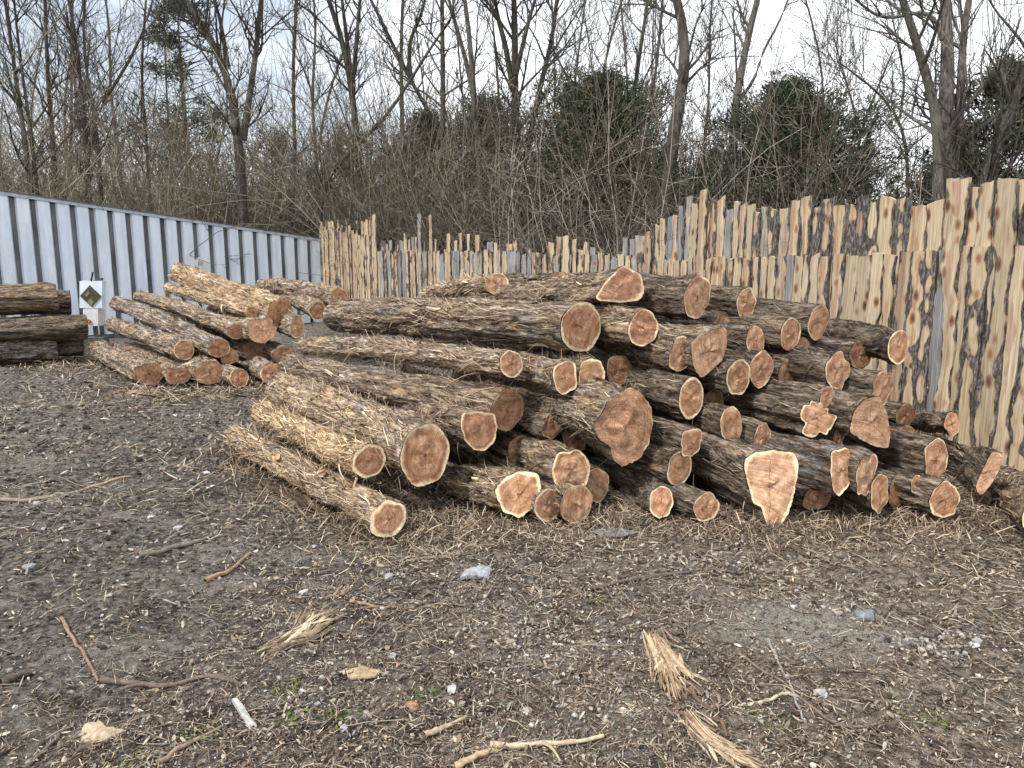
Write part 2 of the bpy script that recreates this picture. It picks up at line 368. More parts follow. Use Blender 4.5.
# ------------------------------------------------------------------ logs
def polar(poly, cy, cz, nt):            # R(theta) of a star shaped outline about (cy,cz)
    p = np.asarray(poly, float) - np.array([cy, cz]); th = np.arange(nt) * 2 * np.pi / nt
    R = np.zeros(nt); n = len(p)
    for k, a in enumerate(th):
        d = np.array([math.cos(a), math.sin(a)]); best = 0
        for q in range(n):
            A = p[q]; E = p[(q + 1) % n] - A; den = d[0] * E[1] - d[1] * E[0]
            if abs(den) < 1e-9: continue
            tt = (A[0] * E[1] - A[1] * E[0]) / den; uu = (A[0] * d[1] - A[1] * d[0]) / den
            if tt > 0 and -1e-6 <= uu <= 1 + 1e-6: best = max(best, tt)
        R[k] = best
    return R
NT = 84; NS = 72
def make_log(u, v, w, h, y, label, far=None, L=2.7, ang=-60, elev=0., tilt=None, poly=None, lob=.05, straw=.35, bright=.5, grey=.25,
             cut=.5, sap=.45, tan=0., fuzz=1., stubs=(), group='logs in the big pile', taper=.86, rough=1.0, warp=1.0):
    near = at(u, v, y)
    if far is not None:
        d = norm(ray(*far)); oc = CAM - near; b = d @ oc; disc = b * b - (oc @ oc - L * L)
        tt = -b + math.sqrt(disc) if disc > 0 else -b
        fp = CAM + d * tt
        X = norm(fp - near)
    else:
        a = math.radians(ang + rng.normal(0, 1.2)); e = math.radians(elev + rng.normal(0, 1.0))
        X = np.array([-math.cos(a) * math.cos(e), -math.sin(a) * math.cos(e), math.sin(e)])
    Y = norm(np.cross(np.array([0, 0, 1.]), X)); Z = np.cross(X, Y)
    M = np.stack([X, Y, Z], 1)
    ty, tz = tilt if tilt else (rng.normal(0, .06), rng.normal(0, .06))
    # sizes from the seen width and height
    e = 1e-3
    rz = h / 2 * e / np.linalg.norm(proj(near + M @ np.array([tz * e, 0, e])) - proj(near))
    py = np.linalg.norm(proj(near + M @ np.array([ty * e, e, 0])) - proj(near)) / e
    ry = np.clip(w / 2 / py, rz * .62, rz * 1.5)
    th = np.arange(NT) * 2 * np.pi / NT
    fl = np.zeros(NT)
    for k in range(2, 9): fl += rng.normal(0, 1) / k ** .55 * np.cos(k * th + rng.random() * 6.28)
    fl = 1 + lob * fl + rng.normal(0, .009, NT)
    base = fl[None, :] * np.stack([np.ones(NT)] * NS)
    rmean = (ry + rz) / 2
    near_y = ry * fl * np.cos(th); near_z = rz * fl * np.sin(th)
    if poly is not None:
        loc = []
        nrm = M @ norm(np.array([-1., ty, tz]))
        for (pu, pv) in poly:
            d = ray(pu, pv); tt = (nrm @ (near - CAM)) / (nrm @ d); q = M.T @ (CAM + d * tt - near); loc.append((q[1], q[2]))
        R = polar(loc, 0, 0, NT)
        for _ in range(2): R = (np.roll(R, 1) + R * 2 + np.roll(R, -1)) / 4
        R = R * (1 + rng.normal(0, .012, NT)); near_y = R * np.cos(th); near_z = R * np.sin(th); rmean = min(R.mean(), rz * 1.02); ry = rz = rmean
    s = np.linspace(0, 1, NS)
    tp = 1 - (1 - taper) * s
    bl = np.clip(s / .45, 0, 1); bl = bl * bl * (3 - 2 * bl)
    cy = rmean * fl * np.cos(th); cz = rmean * fl * np.sin(th)
    if poly is None: cy, cz = near_y, near_z
    yy = (near_y[None] * (1 - bl[:, None]) + cy[None] * bl[:, None]) * tp[:, None]
    zz = (near_z[None] * (1 - bl[:, None]) + cz[None] * bl[:, None]) * tp[:, None]
    rg = 1 + (tile_noise(NS, NT, 9, 6) - .5) * .22 * rough * min(1, .14 / rmean) + (tile_noise(NS, NT, 7, 36) - .5) * .20 * rough + (tile_noise(NS, NT, 50, 34) - .5) * .13 * rough + np.clip((tile_noise(NS, NT, 15, 10) - .5) * 9, -.5, .5) * .055 * rough * (.5 + straw)
    rg *= 1 - .05 * np.clip(s * 12, 0, 1)[:, None]
    rg[0] = 1; rg[1] = (rg[1] + 1) / 2; rg[-1] = 1
    yy = yy * rg; zz = zz * rg
    # a gentle bend
    by = rng.normal(0, .02 * warp) * L; bz = abs(rng.normal(0, .008)) * L
    bend = np.sin(s * math.pi)[:, None]
    wv = np.interp(s, np.linspace(0, 1, 7), np.concatenate([[0], rng.normal(0, .012 * warp, 5), [0]]))[:, None]
    ox0 = ty * near_y + tz * near_z
    xx = s[:, None] * L + ox0[None] * (1 - s)[:, None]
    yy = yy + by * bend + wv; zz = zz + bz * bend
    V = np.stack([xx, yy, zz], -1).reshape(-1, 3)
    i = np.arange(NS - 1)[:, None] * NT + np.arange(NT)[None]; j = np.arange(NS - 1)[:, None] * NT + (np.arange(NT)[None] + 1) % NT
    Q = np.stack([i, i + NT, j + NT, j], -1).reshape(-1, 4)
    tone = np.zeros(len(V)); mi = np.zeros(len(Q), int)
    # stringy bark shreds
    nf = int(950 * fuzz * (L / 2.7) * (rmean / .15) ** .6)
    if nf:
        ss = rng.random(nf); tt = rng.random(nf) * 2 * np.pi
        keep = (vnoise(ss * 9, tt * 2.2, rng.integers(99)) > .36); ss, tt = ss[keep], tt[keep]; nf = len(ss)
        ln = rng.gamma(2.2, .055, nf).clip(.03, .5) * L / 2.7; wd = rng.uniform(.0010, .0036, nf) * (1 + (rng.random(nf) < .06) * 2.2); lift = rng.uniform(.0, .014, nf) * (1 + (rng.random(nf) < .1 + .05 * fuzz) * 3.6)
        skew = rng.normal(0, .34, nf); K = 4; VV = np.zeros((nf, K, 2, 3))
        kk = np.linspace(0, 1, K)
        for q in range(K):
            sq = np.clip(ss + (kk[q] - .5) * ln / L * np.cos(skew), .004, .995); tq = tt + (kk[q] - .5) * ln * np.sin(skew) / rmean
            si = sq * (NS - 1); a = np.floor(si).astype(int).clip(0, NS - 2); fs = (si - a)[:, None]
            ti = (tq / (2 * np.pi) * NT) % NT; b = np.floor(ti).astype(int) % NT; ft = (ti - np.floor(ti))[:, None]; b2 = (b + 1) % NT
            G = V.reshape(NS, NT, 3)
            p = (G[a, b] * (1 - ft) + G[a, b2] * ft) * (1 - fs) + (G[a + 1, b] * (1 - ft) + G[a + 1, b2] * ft) * fs
            rad_ = np.stack([np.zeros(nf), np.cos(tq), np.sin(tq)], 1); tang = np.stack([np.zeros(nf), -np.sin(tq), np.cos(tq)], 1)
            up = .004 + lift * (abs(kk[q] - .35) * 1.7) ** 2
            p = p + rad_ * up[:, None]; ww = wd * (1 - .75 * abs(kk[q] - .4))
            sidev = norm(tang + rad_ * rng.normal(0, .5, nf)[:, None])
            VV[:, q, 0] = p - sidev * ww[:, None]; VV[:, q, 1] = p + sidev * ww[:, None]
        n0 = len(V); f = (np.arange(nf)[:, None] * K * 2 + np.arange(K - 1)[None] * 2)[..., None] + np.array([0, 1, 3, 2]) + n0
        V = np.vstack([V, VV.reshape(-1, 3)]); Q = np.vstack([Q, f.reshape(-1, 4)]); mi = np.concatenate([mi, np.ones(nf * (K - 1), int)])
        tone = np.concatenate([tone, np.repeat(np.clip(rng.normal(.46, .3, nf), 0, 1), K * 2)])
    nh = int(75 * max(0, fuzz - .7) * (L / 2.7))
    if nh:
        G = V[:NS * NT].reshape(NS, NT, 3); a = rng.integers(2, NS - 2, nh); b = rng.integers(0, NT, nh); p0 = G[a, b]
        out = norm(np.stack([np.zeros(nh), np.cos(th[b]), np.sin(th[b])], 1)); ax = rng.normal(0, .8, nh); hl = rng.gamma(2, .05, nh).clip(.03, .3)
        dn = M.T @ np.array([0, 0, -1.]); K = 6; VV = np.zeros((nh, K, 2, 3)); wd = rng.uniform(.0012, .004, nh) * (1 + (rng.random(nh) < .12) * 2.5)
        sdv = norm(np.stack([np.ones(nh), rng.normal(0, .6, nh), rng.normal(0, .6, nh)], 1))
        tg = norm(np.stack([np.zeros(nh), -np.sin(th[b]), np.cos(th[b])], 1)) * rng.choice([-1, 1], nh)[:, None]
        for q in range(K):
            kq = q / (K - 1); p = p0 + out * (.035 * np.sin(kq * 2.6) * (hl / .12) + .002)[:, None] + tg * (hl * kq * .5)[:, None] + dn * (hl * kq ** 1.7 * .9)[:, None]
            p[:, 0] += ax * hl * kq
            VV[:, q, 0] = p - sdv * (wd * (1 - .6 * kq))[:, None]; VV[:, q, 1] = p + sdv * (wd * (1 - .6 * kq))[:, None]
        n0 = len(V); f = (np.arange(nh)[:, None] * K * 2 + np.arange(K - 1)[None] * 2)[..., None] + np.array([0, 1, 3, 2]) + n0
        V = np.vstack([V, VV.reshape(-1, 3)]); Q = np.vstack([Q, f.reshape(-1, 4)]); mi = np.concatenate([mi, np.ones(nh * (K - 1), int)])
        tone = np.concatenate([tone, np.repeat(np.clip(rng.normal(.42, .28, nh), 0, 1), K * 2)])
    root = empty('cut_log')
    zmin = zz.min()
    MM = Matrix([[*M[0], 0], [*M[1], 0], [*M[2], 0], [0, 0, 0, 1]])
    org = near + M @ np.array([L / 2, 0, zmin])
    root.matrix_world = Matrix.Translation(Vector(org)) @ MM
    sh = np.array([L / 2, 0, zmin])
    bo = mesh('bark', V - sh, [Q], [BARK, FIBRE], root, True, mi, {'tone': tone}); bo.color = (straw, bright, grey, 1)
    # the two sawn ends
    for end in (0, 1):
        G = np.stack([xx, yy, zz], -1)[0 if end == 0 else NS - 1]
        c = G.mean(0); fr = np.array([0, .12, .3, .5, .68, .82, .92, 1.0])
        VV = np.zeros((len(fr), NT, 3))
        for q, r_ in enumerate(fr): VV[q] = c + (G - c) * r_
        VV[:, :, 0] += (tile_noise(len(fr), NT, 5, 9) - .5) * (.02 + .22 * max(0, rmean - .1)) * np.linspace(1, .3, len(fr))[:, None] * (-1 if end == 0 else 1)
        VV[:, :, 0] += (-.004 if end == 0 else .004)
        VV[0] = VV[0].mean(0); 
        i = np.arange(len(fr) - 1)[:, None] * NT + np.arange(NT)[None]; j = np.arange(len(fr) - 1)[:, None] * NT + (np.arange(NT)[None] + 1) % NT
        QQ = np.stack([i, i + NT, j + NT, j], -1).reshape(-1, 4)
        if end == 1: QQ = QQ[:, ::-1]
        fo = mesh('cut_face', VV.reshape(-1, 3) - sh, [QQ], CUT, root, True, None,
                  {'rad': np.repeat(fr, NT), 'ang': np.tile(np.abs(th / math.pi - 1) * 1.5, len(fr))})
        fo.color = (cut, sap, tan, 1)
    for (ss, ta, sr, sl) in stubs:       # sawn branch stubs: place along, angle around (deg, 90 = top), radius, length
        a = int(ss * (NS - 1)); b = int((ta % 360) / 360 * NT)
        p = np.stack([xx, yy, zz], -1)[a, b]; t_ = math.radians(ta)
        d = norm(np.array([-.45, math.cos(t_), math.sin(t_)])); A = norm(np.cross(d, [1, 0, 0])); B = np.cross(d, A)
        tq = np.arange(14) * 2 * np.pi / 14; rings = []
        for (o_, rr) in ((-.04, 1.25), (0, 1.05), (sl, .95), (sl + .004, .80), (sl + .005, .0)):
            wob = 1 + .1 * np.cos(3 * tq + ta)
            rings.append(p + d * o_ + (np.cos(tq)[:, None] * A + np.sin(tq)[:, None] * B) * (sr * rr * wob)[:, None])
        VV = np.vstack(rings); i = np.arange(4)[:, None] * 14 + np.arange(14)[None]; j = np.arange(4)[:, None] * 14 + (np.arange(14)[None] + 1) % 14
        QQ = np.stack([i, j, j + 14, i + 14], -1).reshape(-1, 4)
        so = mesh('branch_stub', VV - sh, [QQ], [BARK, CUT], root, True, np.repeat([0, 0, 1, 1], 14),
                  {'rad': np.repeat([1, .97, .95, .8, 0], 14), 'ang': np.zeros(70), 'tone': np.zeros(70)})
        so.color = (.5, .6, .5, 1)
    tag(root, label, 'log', group)
    return root

def D1(v): return 4.40 + (505 - v) * .0042
LOGS = []
def lg(u, v, w, h, label, dy=0., **k): make_log(u, v, w, h, D1(v) + dy, label, **k)
SH = dict(straw=.6, bright=.70, grey=.38, fuzz=3.2)     # shaggy logs of the left half
DK = dict(straw=.22, bright=.40, grey=.15, fuzz=.8)      # darker logs of the right half
MD = dict(straw=.45, bright=.52, grey=.22, fuzz=1.8)
# left half
lg(388, 519, 37, 37, 'foremost shaggy log lying on the bare ground, small orange face with thick pale rim', dy=-.22, far=(236, 436), L=2.45, sap=.75, cut=.55, stubs=[(.3, 60, .03, .05), (.55, 40, .025, .03)], **{**SH, 'fuzz': 4.0})
lg(369, 461, 34, 33, 'straw covered slim log between the foremost ground log and the large smooth round face', dy=-.22, far=(262, 411), L=2.45, sap=.6, **{**SH, 'fuzz': 4.2, 'straw': .95})
lg(425, 455, 50, 62, 'thick log with a large smooth round reddish face, right behind the straw covered slim log', dy=-.12, far=(281, 392), L=2.5, sap=.4, cut=.5, lob=.025, tilt=(.12, .02), **{**SH, 'straw': .55})
lg(511, 364, 23, 28, 'long thin shaggy log with a small face, under the big egg shaped face', dy=-.05, far=(306, 346), L=2.7, sap=.5, lob=.03, **{**SH, 'fuzz': 3.4, 'straw': .45})
lg(507, 410, 33, 42, 'log with a scalloped dark red face that has almost no pale rim', dy=.12, far=(292, 366), L=2.75, sap=.07, cut=.36, lob=.035, **MD)
lg(478, 431, 36, 41, 'log with a flat topped split face, touching the dark red scalloped face', dy=-.02, far=(318, 392), L=2.6, sap=.45, tilt=(.05, -.05), stubs=[(.05, 200, .03, .03)],
   poly=[(462, 413), (478, 411), (494, 413), (497, 425), (494, 442), (484, 451), (474, 450), (464, 440), (460, 425)], **MD)
lg(571, 470, 37, 43, 'log with a wavy edged bright red face above the three small ends at ground level', dy=-.02, far=(455, 424), L=2.3, sap=.5, cut=.55, lob=.06, **MD)
lg(519, 497, 46, 46, 'thick peeling ground log with a slanting lobed face, left of two small round ends', dy=-.05, far=(408, 462), L=2.1, sap=.55, cut=.56, tilt=(.45, .1),
   poly=[(494, 490), (505, 477), (520, 471), (538, 473), (541, 488), (538, 505), (527, 512), (519, 519), (511, 514), (503, 513), (499, 503)], **{**MD, 'bright': .58, 'straw': .6})
lg(548, 505, 28, 34, 'small log end at ground level between the slanting lobed face and the split round face', dy=.0, ang=-64, sap=.5, lob=.04, cut=.48, **MD)
lg(576, 504, 34, 38, 'log end at ground level with one vertical split in its face', dy=.0, ang=-62, sap=.25, lob=.03, cut=.46, tan=.2, **MD)
lg(596, 485, 26, 34, 'log end half hidden behind the wavy edged bright red face', dy=.2, sap=.35, cut=.42, tan=.3, **MD)
lg(565, 377, 25, 34, 'grey barked log with a narrow pear shaped face, next to a tall narrow face', dy=-0.12, far=(440, 350), L=2.0, sap=.5, lob=.05, **{**MD, 'grey': .6, 'bright': .62})
lg(591, 381, 27, 49, 'log with a tall narrow tan face crossed by a dark crack', dy=.03, sap=.42, lob=.05, tan=.45, cut=.5, tilt=(.2, 0),
   poly=[(590, 358), (600, 360), (605, 372), (602, 392), (596, 402), (588, 403), (577, 398), (578, 380), (581, 362)], **MD)
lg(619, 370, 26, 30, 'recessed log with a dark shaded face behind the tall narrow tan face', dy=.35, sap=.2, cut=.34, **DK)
lg(622, 427, 58, 76, 'thickest log in the middle of the pile with a huge uneven double face', dy=-0.2, ang=-64, L=2.4, sap=.08, tan=.35, cut=.44, tilt=(.1, 0),
   poly=[(592, 425), (603, 411), (608, 399), (621, 395), (628, 386), (640, 391), (650, 405), (653, 425), (648, 446), (637, 460), (622, 467), (612, 460), (610, 446), (600, 441)], **MD)
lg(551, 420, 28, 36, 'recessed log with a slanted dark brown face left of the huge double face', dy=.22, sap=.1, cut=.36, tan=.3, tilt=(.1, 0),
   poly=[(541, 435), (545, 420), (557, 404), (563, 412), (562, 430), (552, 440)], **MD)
lg(581, 327, 41, 50, 'thick top layer log with a big egg shaped face and a very long body', dy=-.05, far=(342, 316), L=3.1, sap=.42, lob=.03, taper=.95, stubs=[(.22, 215, .045, .03), (.3, 150, .035, .04)], **{**SH, 'straw': .5, 'fuzz': 1.6, 'bright': .55, 'rough': 1.4} if False else {**SH, 'straw': .45, 'fuzz': 2.2, 'bright': .56})
lg(643, 328, 29, 38, 'log with a round pale rimmed face right beside the big egg shaped face', dy=-0.05, sap=.45, lob=.035, **MD)
lg(617, 287, 46, 44, 'topmost log sawn at a slant, bright yellow rim above a dark red underside', dy=.12, far=(476, 304), L=2.0, sap=.45, cut=.5, tilt=(.2, -.1), tan=.1,
   poly=[(593, 300), (606, 281), (623, 265), (640, 274), (645, 290), (641, 300), (620, 303)], **MD)
lg(697, 297, 27, 42, 'log on the top layer with a lobed face and a dark rotten hole', dy=.1, sap=.28, lob=.07, tan=.5, cut=.55, **DK)
lg(746, 303, 19, 31, 'smaller log on the top layer just right of the lobed face with the hole', dy=.35, sap=.4, tan=.3, **DK)
lg(681, 354, 25, 35, 'log with a notched face overlapping a plain brown wedge shaped face', dy=-0.02, ang=-62, sap=.35, lob=.07, tan=.35, **MD)
lg(710, 352, 37, 50, 'log sawn to a plain brown wedge shaped face without a rim', dy=-0.05, sap=.05, tan=.75, cut=.42, tilt=(.4, 0),
   poly=[(690, 342), (704, 332), (726, 326), (727, 345), (722, 360), (701, 379), (692, 366)], **MD)
lg(691, 398, 25, 42, 'log with a tall egg shaped face right of the huge double face', dy=-.02, sap=.5, lob=.02, **DK)
lg(738, 377, 25, 36, 'log with a broad rimmed face touching a second face on its right', dy=.05, sap=.5, lob=.04, **DK)
lg(761, 369, 24, 36, 'log touching the right side of the broad rimmed face, in the middle of the pile', dy=.14, sap=.3, lob=.04, **DK)
lg(755, 341, 18, 31, 'small oval log end between the wedge shaped face and two larger ends to its right', dy=.12, sap=.35, lob=.03, **DK)
lg(790, 334, 20, 33, 'log in the upper right with a ringed oval face and a peeled pale top', dy=.15, sap=.35, lob=.02, **{**DK, 'straw': .5})
lg(818, 322, 19, 37, 'upper right log with a smooth tan oval face and dark pith, highest there', dy=.25, sap=.22, lob=.03, tan=.35, cut=.52, **DK)
lg(898, 347, 10, 35, 'dark straight log sticking out furthest right in front of the plank fence', dy=.2, far=(772, 331), L=1.75, sap=.4, lob=.02, stubs=[(.33, 200, .035, .02)], **{**DK, 'bright': .34, 'fuzz': .5})
lg(837, 371, 24, 38, 'log below the furthest sticking dark log with a pointed oval face', dy=.05, sap=.35, lob=.06, tan=.3, **DK)
lg(882, 389, 22, 36, 'log with a ragged face above the large wedge cut on the right', dy=.1, sap=.3, lob=.08, tan=.45, **DK)
lg(827, 399, 15, 25, 'thin log end peeking out above the flower shaped face', dy=-0.02, sap=.3, lob=.03, tan=.3, **DK)
lg(817, 417, 39, 43, 'log with a deeply lobed flower shaped face', dy=-.02, sap=.35, lob=.1, tan=.35, cut=.55, taper=.95, tilt=(.45, 0),
   poly=[(800, 412), (804, 403), (808, 408), (811, 398), (816, 405), (820, 400), (823, 409), (828, 407), (827, 414), (837, 415), (834, 422), (829, 431), (824, 437), (820, 430), (815, 438), (807, 437), (800, 432), (806, 424), (800, 418)], **DK)
lg(870, 421, 42, 54, 'thick log sawn to a large tan wedge shaped face on the right side', dy=-0.1, sap=.08, tan=.85, cut=.45, tilt=(.45, 0),
   poly=[(849, 432), (853, 412), (862, 400), (878, 395), (886, 412), (890, 432), (888, 449), (874, 446), (858, 438)], **DK)
lg(731, 425, 22, 37, 'log with a narrow leaning face and a dark pith hole', dy=.0, sap=.35, lob=.04, tilt=(.0, .1), **DK)
lg(762, 438, 17, 29, 'small log with a pointed almond shaped face', dy=0.08, sap=.25, lob=.05, tan=.3, cut=.44, **DK)
lg(691, 442, 22, 29, 'small log with a kidney shaped pale rimmed face', dy=-0.1, sap=.5, lob=.1, tan=.2, **DK)
lg(679, 468, 25, 35, 'log with a sawn branch stub on its side, right under the kidney shaped face', dy=-.02, sap=.4, lob=.04, stubs=[(.14, 205, .03, .03)], **DK)
lg(661, 502, 24, 32, 'dark log on the ground with a small round face, alone in front of the middle', dy=-.03, far=(602, 480), L=1.6, sap=.45, lob=.03, **{**DK, 'grey': .45})
lg(706, 507, 25, 30, 'stubby ground log with a square orange red face, left of the longest slab cut', dy=-.04, sap=.4, lob=.05, cut=.5, **DK)
lg(768, 488, 56, 78, 'heavy log on the ground with a long slanting pale tan cut, lightest big face', dy=-.12, ang=-66, sap=.35, tan=.95, cut=.62, tilt=(.5, .1),
   poly=[(742, 461), (752, 453), (772, 450), (792, 452), (798, 458), (797, 480), (791, 505), (783, 522), (771, 531), (765, 524), (764, 510), (753, 503), (747, 484)], **{**MD, 'straw': .3})
lg(841, 470, 20, 46, 'blue grey weathered log with a notched cut and a pink sawn top', dy=-0.14, sap=.3, tan=.5, cut=.55, tilt=(.1, .2),
   poly=[(830, 451), (847, 447), (850, 458), (852, 472), (848, 486), (838, 497), (832, 490), (830, 470)], **{**DK, 'grey': .9, 'bright': .38, 'fuzz': .4})
lg(817, 497, 34, 26, 'dim log end on the ground under the blue grey weathered log', dy=.1, sap=.1, tan=.5, cut=.32, **DK)
lg(866, 475, 20, 43, 'log with a tall face split by a dark gap, beside the blue grey weathered log', dy=-0.12, ang=-64, sap=.3, lob=.08, tan=.6, cut=.5, **DK)
lg(879, 493, 16, 39, 'narrow log end standing low right of the split tall face', dy=-0.02, ang=-66, sap=.4, lob=.05, cut=.5, **DK)
lg(898, 490, 18, 36, 'dark red square log end low between two bright ends at the right', dy=0.2, ang=-66, sap=.1, cut=.36, **DK)
lg(935, 459, 28, 45, 'log with a five sided face and a large sawn knot on its side', dy=0.05, sap=.3, tan=.4, cut=.55, tilt=(.3, 0), stubs=[(.12, 195, .05, .03)],
   poly=[(924, 448), (936, 437), (943, 440), (948, 454), (946, 468), (938, 480), (925, 479)], **{**DK, 'straw': .35})
lg(944, 500, 30, 36, 'short log on the ground at the right end with a curled lobed face', dy=0.05, ang=-62, tilt=(.5, 0), sap=.45, lob=.09, cut=.5, **{**DK, 'bright': .5})
lg(990, 472, 18, 46, 'log sawn to a thin leaf shaped face beside the fence foot', dy=.1, far=(930, 438), L=1.7, sap=.05, tan=.8, cut=.42, tilt=(.1, .1),
   poly=[(993, 450), (1003, 455), (999, 470), (991, 484), (981, 497), (975, 488), (983, 468)], **{**DK, 'straw': .35})
lg(1040, 520, 36, 40, 'shaggy log on the ground running out of the picture at the right edge', dy=-.32, far=(988, 484), L=1.6, sap=.4, **{**DK, 'straw': .5, 'fuzz': 2})
lg(952, 424, 16, 22, 'rough bark log lying along the fence foot behind the right end of the pile', dy=.5, far=(893, 420), L=1.5, sap=.2, **{**DK, 'bright': .5})
lg(838, 437, 11, 18, 'tiny log end in the shade under the flower shaped face', dy=.12, sap=.2, cut=.36, tan=.4, **DK)
lg(917, 484, 14, 18, 'small log end low under the sawn knot at the right', dy=.1, sap=.45, **DK)
# logs at the back of the top layer
lg(497, 284, 24, 22, 'shredded log at the back of the top layer, left of the slant sawn log', dy=1.4, far=(432, 293), L=1.7, sap=.3, tan=.6, cut=.6, **SH)
lg(560, 282, 20, 18, 'dark log at the back of the top layer, hidden behind the slant sawn log', dy=1.0, far=(490, 288), L=1.7, sap=.3, **DK)
# deep inside, only glimpsed through the gaps
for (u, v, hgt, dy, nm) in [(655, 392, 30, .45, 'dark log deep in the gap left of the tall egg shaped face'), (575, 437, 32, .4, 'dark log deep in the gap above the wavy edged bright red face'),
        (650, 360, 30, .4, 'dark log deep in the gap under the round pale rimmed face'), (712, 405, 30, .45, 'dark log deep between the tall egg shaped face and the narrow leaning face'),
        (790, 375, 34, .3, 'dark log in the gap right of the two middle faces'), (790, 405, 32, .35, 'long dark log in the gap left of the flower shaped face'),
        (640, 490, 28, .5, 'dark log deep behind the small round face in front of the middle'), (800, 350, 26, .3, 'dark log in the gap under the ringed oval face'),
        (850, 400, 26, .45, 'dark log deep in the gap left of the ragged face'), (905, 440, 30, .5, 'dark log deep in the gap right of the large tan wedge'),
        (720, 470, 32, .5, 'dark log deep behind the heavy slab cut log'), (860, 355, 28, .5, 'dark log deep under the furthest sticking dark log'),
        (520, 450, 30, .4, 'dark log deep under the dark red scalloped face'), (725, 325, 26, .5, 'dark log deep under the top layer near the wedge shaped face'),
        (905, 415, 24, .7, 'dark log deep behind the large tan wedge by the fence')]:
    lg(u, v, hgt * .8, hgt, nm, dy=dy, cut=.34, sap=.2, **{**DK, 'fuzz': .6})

# second pile by the container
G2 = 'logs in the far pile by the container'
def l2(u, v, w, h, label, dy=0., **k):
    kk = dict(straw=.46, bright=.66, grey=.55, fuzz=1.4, L=3.3, group=G2); kk.update(k)
    make_log(u, v, w, h, 9.45 + (376 - v) * .013 + dy, label, **kk)
l2(149, 374, 29, 24, 'lowest left log of the far pile with a wide lobed red face', far=(99, 347), lob=.08, sap=.15, stubs=[])
l2(184, 350, 21, 20, 'round faced log of the far pile just above the wide lobed red face', far=(112, 325), sap=.3)
l2(219, 348, 22, 19, 'pale grey barked log of the far pile sloping down to a rimmed oval face', dy=-.1, far=(118, 303), sap=.3, grey=.9, straw=.3, bright=.62)
l2(235, 331, 17, 16, 'log of the far pile lying just above the pale grey barked one', dy=.0, far=(140, 296), sap=.3)
l2(252, 312, 12, 12, 'thinnest log of the far pile with a small bright rimmed face', dy=.0, far=(169, 288), sap=.5, straw=.9, taper=1.1)
l2(280, 314, 27, 32, 'straw covered topmost log of the far pile with a tall plain face', dy=.12, far=(178, 273), sap=.05, straw=.95, taper=.7, fuzz=2)
l2(262, 330, 29, 25, 'log of the far pile with a light orange wavy face under the tall plain face', dy=-.02, ang=-50, sap=.12, cut=.6, tan=.3, lob=.08)
l2(339, 298, 17, 20, 'rightmost top log of the far pile with a square face and dark centre', dy=.1, far=(262, 286), sap=.2, lob=.04)
l2(318, 311, 19, 18, 'log of the far pile with a triangular brown face under the square face', dy=.05, far=(262, 294), sap=.3, cut=.42, lob=.06)
l2(297, 327, 15, 22, 'log of the far pile half hidden behind the big pile, low under the triangular face', dy=.0, ang=-50, sap=.35)
l2(229, 356, 18, 17, 'shaded log end of the far pile just under the pale grey barked log', dy=.15, ang=-55, sap=.2, cut=.42)
l2(178, 376, 26, 17, 'slanting log end of the far pile low beside the wide lobed red face', dy=.0, ang=-55, sap=.1, cut=.46, lob=.07)
l2(210, 373, 30, 24, 'low log of the far pile with a broad bumpy face split sideways', dy=-.02, ang=-55, sap=.15, lob=.08, tan=.3)
l2(239, 378, 19, 20, 'small round log end lowest in the middle of the far pile', dy=-.02, ang=-55, sap=.3, lob=.03)
l2(271, 374, 21, 22, 'log of the far pile with a heart shaped face nearest to the big pile', dy=.0, ang=-55, sap=.3, lob=.08)
l2(283, 355, 22, 18, 'dark log end deep in the hollow of the far pile', dy=.4, ang=-55, sap=.1, cut=.34)
l2(255, 350, 24, 22, 'dark log deep in the far pile left of the hollow', dy=.5, ang=-55, sap=.1, cut=.3)
l2(205, 330, 22, 20, 'log inside the far pile glimpsed between the pale grey log and the one below it', dy=.9, ang=-50, sap=.2, cut=.4)
l2(322, 300, 18, 18, 'log at the back of the far pile behind the square face', dy=.9, far=(262, 289), sap=.2, straw=.9)
# stack at the left edge
G3 = 'logs stacked at the left edge'
def l3(u, v, h, label, dy=0., **k):
    kk = dict(straw=.25, bright=.42, grey=.3, fuzz=1.0, L=3.6, group=G3, ang=34, w=h * .5); kk.update(k)
    w = kk.pop('w'); make_log(u, v, w, h, 12.1 + dy, label, **kk)
l3(57, 299, 28, 'peeling brown log on top of the stack at the left edge', dy=-.1, sap=.1, cut=.2, straw=.6)
l3(70, 302, 24, 'top log with a reddish end behind the peeling one in the left edge stack', dy=.35, sap=.1, cut=.34)
l3(86, 326, 24, 'long brown log in the middle of the stack at the left edge', dy=-.1, sap=.1, cut=.2, straw=.35)
l3(56, 349, 25, 'grey furrowed log at the bottom of the stack at the left edge', dy=-.2, sap=.1, cut=.4, grey=1., straw=.0, fuzz=.4, bright=.42)
l3(84, 347, 18, 'thin bottom log reaching out behind the grey furrowed one at the left edge', dy=.2, sap=.2, cut=.4)

